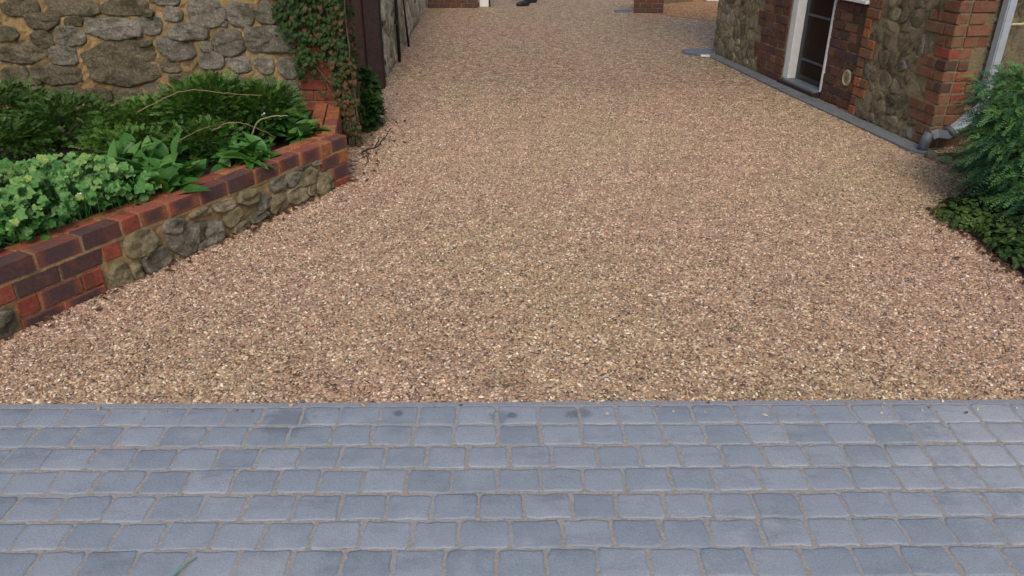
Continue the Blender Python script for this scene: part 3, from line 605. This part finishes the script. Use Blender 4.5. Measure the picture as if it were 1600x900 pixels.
# window over the recessed panel
wn = bpy.data.objects.new('window', None); col.objects.link(wn); wn.parent = hs
add('sill', box('sill', 'white_paint', -1.86, -1.236, -.03, .14, 1.012, 1.045, .005), wn)
add('frame', box('frame', 'white_paint', -1.828, -1.77, .06, .13, 1.046, 1.94, .004), wn); add('frame', box('frame', 'white_paint', -1.30, -1.242, .06, .13, 1.046, 1.94, .004), wn)
add('pane', box('pane', 'glass_dark', -1.769, -1.301, .09, .10, 1.046, 1.94, .001), wn)
add('cable', tube_mesh('cable', 'black_pipe', [([(-1.252, .03, .1), (-1.25, .03, 1.0)], .014)], 6), hs)
# round cream vent cover
vt = bpy.data.objects.new('vent_cover', None); col.objects.link(vt); vt.parent = hs; vt.location = (-1.43, .046, .30)
ringp = [(.062 * math.cos(a), 0, .068 * math.sin(a)) for a in np.linspace(0, 2 * math.pi, 25)]
add('ring', tube_mesh('ring', 'cream', [(ringp, .013)], 6), vt)
bm = bmesh.new(); bmesh.ops.create_cone(bm, cap_ends=True, segments=24, radius1=.058, radius2=.058, depth=.01); add('disc', bm_mesh(bm, 'disc', 'vent_dark'), vt, (0, 0, 0), (R(90), 0, 0))
add('knob', box('knob', 'iron', -.012, .012, -.014, -.004, -.02, .02, .003), vt)
# downpipe on the end wall (local: x outward from the wall, y along it)
dp = bpy.data.objects.new('downpipe', None); col.objects.link(dp); dp.parent = hs
def square_pipe(name, pts, r_, mat):
    me = tube_mesh(name, mat, [(pts, r_ * 1.414)], 4, False); return add(name, me, dp)
bmv = box('pipe', 'pipe_grey', .03, .105, .325, .40, .42, 3.9, .008, 0, 0, 2); add('pipe', bmv, dp)
add('pipe_bracket', box('pipe_bracket', 'pipe_grey', .0, .112, .315, .41, .92, .95, .004), dp) if False else None
square_pipe('offset_pipe', [(.07, .36, .44), (.085, .36, .36), (.115, .08, .150)], .032, 'pipe_grey')
square_pipe('elbow', [(.115, .105, .165), (.115, .06, .135), (.105, -.02, .145), (.095, -.05, .13)], .036, 'pipe_dark')
add('collar', tube_mesh('collar', 'pipe_dark', [([(.114, .112, .172), (.114, .085, .150)], .058)], 10), dp)
add('gully_pipe', tube_mesh('gully_pipe', 'pipe_dark', [([(.09, -.075, .16), (.085, -.09, .08), (.08, -.1, -.02)], .042)], 10), dp)
add('overflow_pipe', tube_mesh('overflow_pipe', 'cream', [([(.0, .56, 1.0), (.06, .545, 1.0), (.075, .52, 1.0), (.075, .402, 1.0)], .011)], 8), hs)

# grey kerb strip along the side wall
kd = Vector((-.157, .988, 0)); kn_ = Vector((-.988, -.157, 0)); c0 = Vector(HC)
pts = [c0 + kd * -.13 + kn_ * .03, c0 + kd * 4.72 + kn_ * -.0, c0 + kd * 4.74 + kn_ * .15, c0 + kd * 2 + kn_ * .20, c0 + kd * -.05 + kn_ * .20, c0 + kd * -.17 + kn_ * .15]
N = len(pts); vs = [(p.x, p.y, .012) for p in pts] + [(p.x, p.y, -.04) for p in pts]
struct(add('kerb', mesh('kerb', vs, [tuple(range(N))[::-1]] + [(i, (i + 1) % N, N + (i + 1) % N, N + i) for i in range(N)], 'kerb_grey')))
# low stone edge of the shrub bed and its soil
struct(add('bed_edge', tube_mesh('bed_edge', 'rock_house', [(wobble([(3.42, 6.12, 0), (3.52, 5.75, 0), (3.45, 5.35, 0)], 5, .012, q), .05, .04)], 8)))
struct(add('bed_soil', mesh('bed_soil', [(3.5, 6.2, -.0), (3.56, 5.7, -.0), (3.35, 5.35, .02), (2.98, 4.95, .02), (2.86, 4.4, .02), (2.84, 3.75, .02), (2.9, 3.0, .02), (6, 3.0, .03), (6, 6.5, .03)], [tuple(range(9))], 'soil')))

# ------------------------------------------------------------------ plants
def leaf_flat(outline, cup=.15, fold=.2, name='leaf', mat='leaf_geranium', tip=(0, 0)):
    """outline points in x,y with the stalk at the origin; fan from the middle with a fold along y"""
    cx = sum(p[0] for p in outline) / len(outline); cy = sum(p[1] for p in outline) / len(outline)
    vs = [(x, y, fold * abs(x) - cup * (y - cy) ** 2) for x, y in outline] + [(cx, cy, -.02)]; n = len(outline)
    return mesh(name, vs, [(i, (i + 1) % n, n) for i in range(n)], mat, True)
def geranium_leaf(q_):
    out = [(0, 0)]
    for k in range(26):
        a = -math.pi * .94 + 2 * math.pi * .94 * k / 25; r_ = .5 * (1 + .085 * math.cos(5 * a) + .05 * math.cos(15 * a + 1)) * (1 + q_.uniform(-.05, .05))
        out.append((r_ * math.sin(a) * 1.05, .42 + r_ * math.cos(a)))
    me = leaf_flat(out, .5, .10)
    for i, v in enumerate(me.vertices):
        if i < len(out): v.co.z += .09 * math.cos(i * 5 * 2 * math.pi / 25) + q_.uniform(-.03, .03)
    return me
def lance_leaf(wd, q_, mat='leaf_lance', curl=.35, n=7):
    vs, fs = [], []
    for i in range(n + 1):
        u = i / n; w_ = wd * (math.sin(math.pi * min(1, u * .92 + .08)) ** .8) * (1 if u < .97 else .2); z = -curl * u * u + q_.uniform(-.006, .006)
        vs += [(-w_ / 2, u, z + .22 * w_), (0, u, z), (w_ / 2, u, z + .22 * w_)]
    for i in range(n): a = 3 * i; fs += [(a, a + 1, a + 4, a + 3), (a + 1, a + 2, a + 5, a + 4)]
    return mesh('leaf', vs, fs, mat, True)
def ivy_outline(): return [(0, 0), (.28, -.12), (.5, .1), (.34, .32), (.42, .52), (.18, .58), (0, .98), (-.18, .58), (-.42, .52), (-.34, .32), (-.5, .1), (-.28, -.12)]

qp = random.Random(40)
GL = [geranium_leaf(qp) for _ in range(6)]
def planter_edge(x):                                              # Y of the planter's inner edge for a given X
    return 3.156 + (x + 2.433 + .19) / .463 * .886 + .1
# geranium clump
ge = thing('geranium', 'pale green clump of round lobed leaves at the front of the bed', 'plant', (-2.55, 4.1, .27)); stems = []; n = 0
while n < 300:
    x, y = qp.uniform(-3.35, -2.0), qp.uniform(3.2, 4.95)
    ux, uy = x + 2.433, y - 3.156; s_ = ux * .463 + uy * .886; inn = -ux * .886 + uy * .463
    if not (.12 < inn < .88 and .05 < s_ < 1.16): continue
    if s_ > .95 and inn > .45 and qp.random() < .6: continue
    dome = (1 - ((inn - .5) / .62) ** 2) * .21 * (1 - (max(0, s_ - .7) / .7) ** 2)
    z = (.34 if inn < .24 else .37) + dome * qp.uniform(.6, 1.1) + qp.uniform(-.03, .03); lean = (inn - .45)
    sz = qp.uniform(.040, .074)
    o = add('leaf', qp.choice(GL), ge, (x + 2.55, y - 4.1, z - .27), (Matrix.Rotation(R(qp.uniform(-25, 35)), 3, 'Y') @ Matrix.Rotation(R(qp.uniform(-5, 50)), 3, 'X') @ Matrix.Rotation(qp.uniform(0, 6.28), 3, 'Z')).to_euler(), (sz, sz, sz)); n += 1
    stems.append((wobble([(x + 2.55 + qp.uniform(-.06, .06), y - 4.1 + qp.uniform(-.06, .06), 0), (x + 2.55, y - 4.1, z - .27)], 3, .004, qp), .0018))
vs, fs = [], []
for _ in range(520):                                               # small inner leaves between the big ones
    s_, inn = qp.uniform(.02, 1.15), qp.uniform(.12, .9); c_ = Vector((-2.433 + .463 * s_ - .886 * inn + 2.55, 3.156 + .886 * s_ + .463 * inn - 4.1, qp.uniform(.02, .2)))
    m3 = Matrix.Rotation(R(qp.uniform(-40, 50)), 3, 'Y') @ Matrix.Rotation(R(qp.uniform(-20, 60)), 3, 'X') @ Matrix.Rotation(qp.uniform(0, 6.28), 3, 'Z'); g_ = qp.choice(GL); b0 = len(vs); z_ = qp.uniform(.028, .055)
    vs += [c_ + m3 @ (v.co * z_) for v in g_.vertices]; fs += [tuple(b0 + k for k in p.vertices) for p in g_.polygons]
o = add('inner_leaves', mesh('inner_leaves', vs, fs, 'leaf_lance', True), ge); o['kind'] = 'stuff'
add('stems', tube_mesh('stems', 'leaf_lance', stems, 4), ge); ge.children[-1]['kind'] = 'stuff'
def rosette(name, label, loc, n, lmin, lmax, wd, spread, up, mat='leaf_lance', curl=.35, seed=1):
    t_ = thing(name, label, 'plant', loc); q_ = random.Random(seed); V = [lance_leaf(wd * q_.uniform(.85, 1.15), q_, mat, curl * q_.uniform(.7, 1.4)) for _ in range(5)]
    for k in range(n):
        l = q_.uniform(lmin, lmax); tilt = q_.uniform(*up); a = q_.uniform(0, 2 * math.pi)
        add('leaf', q_.choice(V), t_, (q_.uniform(-spread, spread), q_.uniform(-spread, spread), q_.uniform(0, .05)), Euler((R(tilt), R(q_.uniform(-25, 25)), a)), (l, l, l))
    return t_
rosette('foxglove', 'upright clump of broad pointed green leaves right of the round leaves', (-2.13, 4.42, .29), 95, .12, .24, .46, .15, (0, 75), seed=3)
rosette('foxglove', 'taller leafy clump standing behind the round lobed leaves', (-2.32, 4.76, .32), 80, .13, .25, .42, .18, (10, 80), seed=9)
rosette('primrose', 'spreading fan of glossy pointed leaves over the middle of the brick coping', (-1.76, 4.93, .33), 95, .10, .19, .42, .13, (-5, 60), seed=4)
rosette('primrose', 'small leafy clump at the far end of the bed near the pier', (-1.64, 5.62, .31), 85, .10, .19, .40, .17, (0, 60), seed=5)
rosette('grass_tuft', 'tuft of narrow grass blades hanging over the coping at the left edge', (-2.68, 3.62, .29), 46, .14, .25, .075, .14, (5, 60), 'leaf_geranium', .6, seed=6)

# feathery sprays
def spray(vs, fs, p, d, L, n, ll, lw, droop, q_, flat=None):
    """a shoot from p along d with n pairs of narrow leaflets"""
    p = Vector(p); d = Vector(d).normalized(); side_ = d.cross(Vector((0, 0, 1)))
    if side_.length < .05: side_ = Vector((1, 0, 0))
    side_.normalize(); ang = q_.uniform(-.9, .9); side_ = (Matrix.Rotation(ang, 3, d) @ side_)
    for i in range(n):
        u = (i + .5) / n; c_ = p + d * (L * u) + Vector((0, 0, -droop * L * u * u)); dd = (d + Vector((0, 0, -2 * droop * u))).normalized()
        for s_ in (-1, 1):
            l = ll * (1.15 - .75 * u) * q_.uniform(.7, 1.2); a = (dd * q_.uniform(.7, 1.1) + side_ * s_ * q_.uniform(.6, 1.0) + Vector((q_.uniform(-.25, .25), q_.uniform(-.25, .25), q_.uniform(-.1, .35)))).normalized()
            wv = a.cross(side_.cross(dd)).normalized() * lw * q_.uniform(.7, 1.2)
            b0 = len(vs); vs += [c_, c_ + a * l * .45 + wv, c_ + a * l, c_ + a * l * .45 - wv]; fs.append((b0, b0 + 1, b0 + 2, b0 + 3))
def shrub(name, label, loc, lobes, nspray, L, n, ll, lw, droop, mat, seed, stem_n=7, cat='shrub', upw=.5, group=None, mat2=None):
    t_ = thing(name, label, cat, loc, 0, group); q_ = random.Random(seed); vs, fs, v2, f2, st_ = [], [], [], [], []
    tot = sum(l[3] * l[4] * l[5] for l in lobes) if lobes else 1
    for (cx, cy, cz, rx, ry, rz_) in lobes:
        k = int(nspray * rx * ry * rz_ / tot)
        for _ in range(k):
            u = Vector((q_.gauss(0, 1), q_.gauss(0, 1), q_.gauss(0, 1) + .25)).normalized(); f = q_.random() ** .35 * q_.uniform(.72, 1.02)
            p = Vector((cx + u.x * rx * f, cy + u.y * ry * f, cz + u.z * rz_ * f))
            if p.z + loc[2] < .02: continue
            d = Vector((u.x, u.y, u.z * .5 + upw)) + Vector((q_.uniform(-.5, .5), q_.uniform(-.5, .5), q_.uniform(-.3, .3)))
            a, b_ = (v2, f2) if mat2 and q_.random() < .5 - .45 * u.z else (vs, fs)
            spray(a, b_, p, d, L * q_.uniform(.6, 1.3), n, ll, lw, droop, q_)
        for _ in range(stem_n): st_.append((wobble([(cx * .5 + q_.uniform(-.04, .04), cy * .5, -.02), (cx + q_.uniform(-.5, .5) * rx, cy + q_.uniform(-.5, .5) * ry, cz + q_.uniform(-.1, .6) * rz_)], 4, .012, q_), .008, .003))
    o = add('foliage', mesh('foliage', vs, fs, mat), t_); o['kind'] = 'stuff'
    if v2: o = add('foliage', mesh('foliage', v2, f2, mat2), t_); o['kind'] = 'stuff'
    add('branches', tube_mesh('branches', 'bark', st_, 5), t_)
    return t_
shrub('spreading_shrub', 'dark feathery shrub low against the wall at the left edge', (-3.55, 5.75, .28), [(-.45, .1, .16, .6, .45, .22), (.25, -.1, .12, .45, .4, .20), (-.1, -.5, .08, .6, .35, .15)], 3300, .085, 8, .027, .0044, .35, 'leaf_dark', 2)
shrub('spreading_shrub', 'dark feathery shrub in the middle of the bed behind the leafy clumps', (-2.75, 5.7, .28), [(0, 0, .10, .45, .45, .17), (.4, .25, .10, .35, .4, .17), (.1, -.5, .06, .4, .3, .12)], 2900, .085, 8, .027, .0044, .35, 'leaf_dark', 12)
shrub('mounded_shrub', 'bushy mid green shrub with a brown hollow at the right of the bed', (-2.1, 5.5, .28), [(-.1, .1, .22, .38, .4, .25), (.24, .25, .2, .3, .35, .2), (.0, -.35, .10, .26, .25, .16)], 3400, .085, 8, .027, .0046, .3, 'leaf_dark', 22, mat2='leaf_lance')
q = random.Random(8)
def stick(name, label, pts, r0, r1, mat='twig', amp=.004): return tag(add(name, tube_mesh(name, mat, [(wobble(pts, 6, amp, q), r0, r1)], 6)), label, 'twig')
stick('bare_stem', 'long pale bare stem arching over the shrub at the back of the bed', [(-2.46, 5.02, .63), (-2.3, 5.05, .70), (-2.12, 5.08, .76), (-1.9, 5.1, .735), (-1.66, 5.15, .71)], .0045, .0025)
stick('bare_stem', 'straight bare twig sticking out low between the leaf clumps', [(-2.14, 4.78, .49), (-2.04, 4.83, .54), (-1.93, 4.86, .58)], .004, .0025)
stick('bare_stem', 'curved thin twig above the fan of glossy leaves', [(-1.92, 4.84, .55), (-1.8, 4.82, .61), (-1.68, 4.82, .60), (-1.55, 4.95, .48)], .0035, .0022)
stick('dry_leaf_blade', 'dry pale leaf blade arched near the pier', [(-1.83, 5.3, .40), (-1.76, 5.3, .50), (-1.66, 5.3, .53), (-1.56, 5.32, .53)], .006, .004, 'straw')
stick('bare_stem', 'short reddish twig against the big wall stone', [(-2.95, 5.6, .50), (-2.88, 5.62, .56), (-2.80, 5.65, .58)], .004, .0025)
for i, (x, y, z, lab) in enumerate([(-1.77, 5.45, .50, 'small white flower head near the curved dry blade'), (-2.29, 3.86, .47, 'tiny white flower among the round leaves by the coping'), (-2.62, 3.98, .52, 'tiny white flower at the left edge of the round leaves')]):
    fl = thing('flower', lab, 'flower', (x, y, z)); pm_ = mesh('petal', [(0, 0, 0), (.006, .01, .003), (0, .019, .004), (-.006, .01, .003)], [(0, 1, 2, 3)], 'petal')
    for k in range(5 if i else 9): add('petal', pm_, fl, (0, 0, 0) if i else (q.uniform(-.02, .02), q.uniform(-.01, .01), q.uniform(-.012, .012)), (R(25), 0, k * 1.257))
    add('stalk', tube_mesh('stalk', 'leaf_lance', [([(0, 0, 0), (.005, .004, -.06), (.008, .01, .3 - z)], .0015)], 4), fl)

# ivy on the pier
iv = thing('ivy', 'dark ivy with brown leaves climbing the brick pier', 'ivy', (-1.6, 6.5, 0)); q = random.Random(14); vs, fs, vb, fb = [], [], [], []
OL = ivy_outline()
def ivy_leaf(vs, fs, p, nrm, s_):
    n_ = Vector(nrm).normalized(); n_ = (n_ + Vector((q.uniform(-.5, .5), q.uniform(-.5, .5), q.uniform(-.1, .7)))).normalized()
    dn = Vector((q.uniform(-.5, .5), q.uniform(-.5, .5), -1)); yv = (dn - n_ * dn.dot(n_)).normalized(); xv = yv.cross(n_); b0 = len(vs)
    for x, y in OL: vs.append(Vector(p) + xv * x * s_ + yv * y * s_ + n_ * (-.25 * abs(x) * s_))
    vs.append(Vector(p) + yv * .4 * s_ + n_ * .05 * s_)
    for i in range(12): fs.append((b0 + i, b0 + (i + 1) % 12, b0 + 12))
def ivy_at(p, nrm, brown): ivy_leaf(*((vb, fb) if q.random() < brown else (vs, fs)), p, nrm, q.uniform(.026, .052))
for _ in range(2100):                                              # front of the pier
    z = q.uniform(.38, 1.9); x = q.uniform(-.30, .26)
    lo = .60 + .25 * math.sin(x * 9 + 1) * .5 - (x > .12) * .25
    if z < lo and q.random() < .93: continue
    if x < -.17 and z < .95 + q.uniform(-.1, .1): continue
    ivy_at((x, -.02 - q.uniform(0, .10) * (1 if z > .6 else .4), z), (0, -1, .1), .09 if x < .05 else .2)
for _ in range(900):                                               # side toward the drive
    z = q.uniform(.05, 1.9); y = q.uniform(0, .4); ivy_at((.22 + q.uniform(-.01, .04), y, z), (1, -.3, .1), .15)
for _ in range(170):                                               # over the stems, down to the ground
    z = q.uniform(.05, .75); ivy_at((q.uniform(.12, .32), -.09 - q.uniform(0, .04), z), (.3, -1, .1), .55)
o = add('leaves', mesh('leaves', vs, fs, 'leaf_ivy'), iv); o['kind'] = 'stuff'
o = add('dead_leaves', mesh('dead_leaves', vb, fb, 'leaf_brown'), iv); o['kind'] = 'stuff'
st = []
for k in range(7):
    x0 = .19 + k * .018; st.append((wobble([(x0 + .02, -.06 - .02 * (k % 3), -.02), (x0 - .01, -.05 - .02 * (k % 2), .35), (x0 - .03 + q.uniform(-.05, .03), -.04, .8), (x0 - .1 + q.uniform(-.1, .1), -.03, 1.8)], 6, .008, q), .016 if k in (1, 4) else .009, .006))
for k in range(6): st.append((wobble([(.17, -.03, .2 + k * .1), (.0 + q.uniform(-.1, .1), -.03, .5 + k * .12), (-.12, -.03, .9 + k * .12)], 5, .01, q), .006, .003))
add('stem', tube_mesh('stem', 'bark', st, 7), iv)
add('trunk', tube_mesh('trunk', 'bark', [(wobble([(.235, .08, -.03), (.225, .06, .2), (.215, .05, .5), (.20, .04, 1.0), (.14, .03, 1.8)], 6, .010, q), .042, .025)], 9), iv)
shrub('ivy_mound', 'dark green ivy mound at the foot of the side wall behind the pier', (-1.40, 7.05, 0), [(.06, .0, .13, .14, .22, .22), (.0, .3, .22, .12, .25, .26)], 900, .06, 4, .045, .012, .4, 'leaf_ivy', 33, upw=.1, cat='ivy')

# right-hand bed
shrub('juniper', 'large feathery blue green juniper spilling over the bed by the downpipe', (3.75, 4.95, 0), [(.1, .1, .5, .75, .62, .45), (-.34, .05, .68, .43, .45, .28), (-.35, -.25, .36, .38, .5, .28), (.3, -.4, .4, .7, .5, .38), (-.15, -.75, .36, .55, .4, .32), (-.35, -.1, .2, .35, .6, .2), (-.52, -.1, .45, .26, .45, .32), (-.45, -.55, .22, .3, .45, .22)], 13500, .125, 10, .032, .0034, .6, 'leaf_juniper', 55, 10, upw=.3, mat2='leaf_juniper_blue')
def leafy_mound(name, label, loc, lobes, nleaf, size, mat, seed):
    t_ = thing(name, label, 'plant', loc); q_ = random.Random(seed); vs, fs = [], []; 
    for (cx, cy, cz, rx, ry, rz_) in lobes:
        for _ in range(nleaf):
            u = Vector((q_.gauss(0, 1), q_.gauss(0, 1), abs(q_.gauss(0, 1)))).normalized(); f = q_.random() ** .3
            p = Vector((cx + u.x * rx * f, cy + u.y * ry * f, max(.015, cz + u.z * rz_ * f))); n_ = (u + Vector((q_.uniform(-.5, .5), q_.uniform(-.5, .5), .5))).normalized()
            a = n_.cross(Vector((q_.uniform(-1, 1), q_.uniform(-1, 1), q_.uniform(-1, 1)))).normalized(); b_ = n_.cross(a); s_ = size * q_.uniform(.6, 1.3); b0 = len(vs)
            for x, y in ((0, -.5), (.3, -.2), (.32, .15), (0, .55), (-.32, .15), (-.3, -.2)): vs.append(p + a * x * s_ + b_ * y * s_ + n_ * (-.3 * abs(x) * s_))
            fs += [(b0, b0 + 1, b0 + 2, b0 + 3), (b0, b0 + 3, b0 + 4, b0 + 5)]
    o = add('foliage', mesh('foliage', vs, fs, mat), t_); o['kind'] = 'stuff'
    st_ = [(wobble([(lobes[0][0] + q_.uniform(-.1, .1), lobes[0][1] + q_.uniform(-.1, .1), 0), (l[0], l[1], l[2] + l[5] * .6)], 4, .01, q_), .004, .002) for l in lobes for _ in range(3)]
    add('stems', tube_mesh('stems', 'bark', st_, 5), t_)
    return t_
leafy_mound('ground_cover', 'low dark leafy plant at the gravel edge under the juniper', (2.95, 4.55, 0), [(-.02, .12, .02, .17, .26, .12), (.18, .1, .04, .25, .35, .16), (.05, -.25, .02, .17, .3, .12)], 420, .042, 'leaf_low', 61)
leafy_mound('ground_cover', 'low dark leafy plant nearest the viewer at the right edge', (2.95, 3.95, 0), [(-.0, .1, .02, .15, .3, .12), (.2, .0, .05, .25, .4, .18), (-.02, -.35, .02, .14, .3, .10)], 420, .042, 'leaf_low', 62)
leafy_mound('ground_cover', 'sparse weed by the gully below the offset pipe', (3.47, 5.98, 0), [(.0, .0, .0, .06, .1, .06)], 60, .04, 'leaf_lance', 63)

# ------------------------------------------------------------------ small things
tw = tag(add('fallen_twig', tube_mesh('fallen_twig', 'twig_dark', [(wobble([(-1.24, 6.15, .02), (-1.19, 6.22, .03), (-1.14, 6.25, .035), (-1.10, 6.42, .05), (-1.06, 6.66, .09)], 5, .006, random.Random(2)), .010, .004), (wobble([(-1.15, 6.24, .03), (-1.12, 6.3, .07), (-1.115, 6.34, .10)], 4, .004, random.Random(3)), .008, .004), (wobble([(-1.2, 6.2, .03), (-1.16, 6.0, .015), (-1.15, 5.85, .012)], 4, .006, random.Random(4)), .005, .003)], 6)), 'dark forked twig lying on the gravel beside the planter end', 'twig')
tag(add('fallen_stalk', tube_mesh('fallen_stalk', 'green_stalk', [(wobble([(-1.045, 1.69, .006), (-1.02, 1.745, .012), (-.995, 1.785, .008)], 5, .001, random.Random(5)), .0035, .002)], 5)), 'bright green stalk lying on the setts at the bottom edge', 'stalk')

# ------------------------------------------------------------------ person at the far end (only the boots reach into the frame)
pr = thing('person', 'person in dark trousers and boots standing at the far end', 'person', (.27, 16.55, 0))
SK = {'pel': ((0, .1, .95), .15), 'sp': ((0, .1, 1.2), .15), 'ch': ((0, .1, 1.4), .17), 'nk': ((0, .09, 1.53), .06), 'hd': ((0, .07, 1.66), .10), 'tp': ((0, .08, 1.76), .07),
      'hl': ((-.02, .02, .9), .09), 'kl': ((-.02, .03, .5), .066), 'al': ((.02, .0, .09), .05), 'hr': ((.08, .22, .9), .09), 'kr': ((.12, .42, .5), .066), 'ar': ((.18, .58, .1), .05),
      'sl': ((-.2, .08, 1.42), .06), 'el': ((-.26, .06, 1.15), .045), 'wl': ((-.27, -.04, .92), .03), 'sr': ((.2, .12, 1.42), .06), 'er': ((.26, .14, 1.15), .045), 'wr': ((.27, .04, .92), .03)}
EDG = ['pel-sp', 'sp-ch', 'ch-nk', 'nk-hd', 'hd-tp', 'pel-hl', 'hl-kl', 'kl-al', 'pel-hr', 'hr-kr', 'kr-ar', 'ch-sl', 'sl-el', 'el-wl', 'ch-sr', 'sr-er', 'er-wr']
for s_, wv in (('l', (-.27, -.04, .92)), ('r', (.27, .04, .92))):
    for k in range(5):
        a = 'f%s%d' % (s_, k); L = (.09, .1, .105, .1, .085)[k]; off = (k - 2) * .018
        SK[a + 'a'] = ((wv[0], wv[1] + off, wv[2] - .07), .011); SK[a + 'b'] = ((wv[0] - .005, wv[1] + off - .008, wv[2] - .07 - L * .85), .008); EDG += ['w%s-%sa' % (s_, a), '%sa-%sb' % (a, a)]
KS = list(SK); me = bpy.data.meshes.new('body'); me.from_pydata([SK[k][0] for k in KS], [tuple(KS.index(z) for z in e_.split('-')) for e_ in EDG], []); me.update(); me.materials.append(MATS['denim'])
body = add('body', me, pr); sm = body.modifiers.new('skin', 'SKIN'); sv = me.skin_vertices[0].data if me.skin_vertices else None
if sv is None:
    bm = bmesh.new(); bm.from_mesh(me); bm.verts.layers.skin.verify(); bm.to_mesh(me); bm.free(); sv = me.skin_vertices[0].data
for i, k in enumerate(KS): sv[i].radius = (SK[k][1], SK[k][1]); sv[i].use_root = (k == 'pel')
body.modifiers.new('sub', 'SUBSURF').levels = 1
def boot(loc, rz, nm='boot'):
    bm = bmesh.new(); V = box_bm(bm, -.05, .05, -.20, .08, 0, .10); bmesh.ops.subdivide_edges(bm, edges=bm.edges[:], cuts=3, use_grid_fill=True)
    for v in bm.verts:
        u = max(0, (-v.co.y - .02) / .18); v.co.z *= 1 - .45 * u; v.co.x *= 1 - .25 * u * u + .12 * math.sin(u * 3.1)
    bmesh.ops.bevel(bm, geom=[e_ for e_ in bm.edges if e_.calc_face_angle(0) > .8], offset=.015, segments=2, affect='EDGES')
    add(nm, bm_mesh(bm, 'boot', 'boot', True), pr, loc, (0, 0, rz))
boot((.0, .0, 0), R(-65)); boot((.17, .58, 0), R(-55))
hb = bmesh.new(); bmesh.ops.create_icosphere(hb, subdivisions=3, radius=1)
for v in hb.verts: v.co = Vector((v.co.x * .085, v.co.y * .105 - (.012 if v.co.y < -.8 and abs(v.co.z) < .2 else 0), v.co.z * .125))
hd_ = add('head', bm_mesh(hb, 'head', 'skin', True), pr, (0, .06, 1.68))
hr_ = bmesh.new(); bmesh.ops.create_icosphere(hr_, subdivisions=3, radius=1)
bmesh.ops.delete(hr_, geom=[v for v in hr_.verts if v.co.z < .1 and v.co.y < .1], context='VERTS')
for v in hr_.verts: v.co = Vector((v.co.x * .092, v.co.y * .112, v.co.z * .13))
add('hair', bm_mesh(hr_, 'hair', 'hair', True), pr, (0, .065, 1.685))

# dry leaf scraps added along the edges to deepen contact shade, a few strewn loose
q = random.Random(91); vs, fs = [], []
def scrap(x, y, z=.004):
    s_ = q.uniform(.008, .026); a = q.uniform(0, 6.28); b0 = len(vs); u = Vector((math.cos(a), math.sin(a), q.uniform(-.3, .4))); v = Vector((-math.sin(a), math.cos(a), q.uniform(-.3, .4))); c_ = Vector((x, y, z + q.uniform(.002, .008)))
    vs.extend([c_ - u * s_, c_ + v * s_ * .5 + Vector((0, 0, .004)), c_ + u * s_, c_ - v * s_ * .5]); fs.append((b0, b0 + 1, b0 + 2, b0 + 3))
for _ in range(150):
    u = q.uniform(0, 2.7); o_ = q.expovariate(1 / .035) + .01; scrap(-2.433 + .463 * u + .886 * o_, 3.156 + .886 * u - .463 * o_)
for _ in range(110):
    u = q.uniform(-.1, 4.7); o_ = q.uniform(.0, .03) if q.random() < .6 else .2 + q.expovariate(1 / .05); p = c0 + kd * u + kn_ * o_; scrap(p.x, p.y, .014 if o_ < .2 else .004)
for _ in range(130): scrap(2.84 - q.expovariate(1 / .05), q.uniform(3.4, 4.9))
for _ in range(60): scrap(-1.25 + q.uniform(-.05, .25), q.uniform(5.5, 7.4))
for _ in range(14): scrap(q.uniform(-2, 2.6), q.uniform(2.8, 8))
lt = struct(add('contact_shade_leaves', mesh('contact_shade_leaves', vs, fs, 'leaf_brown')), 'stuff'); lt['label'] = 'brown leaf scraps added along the edges of the drive as contact shade'
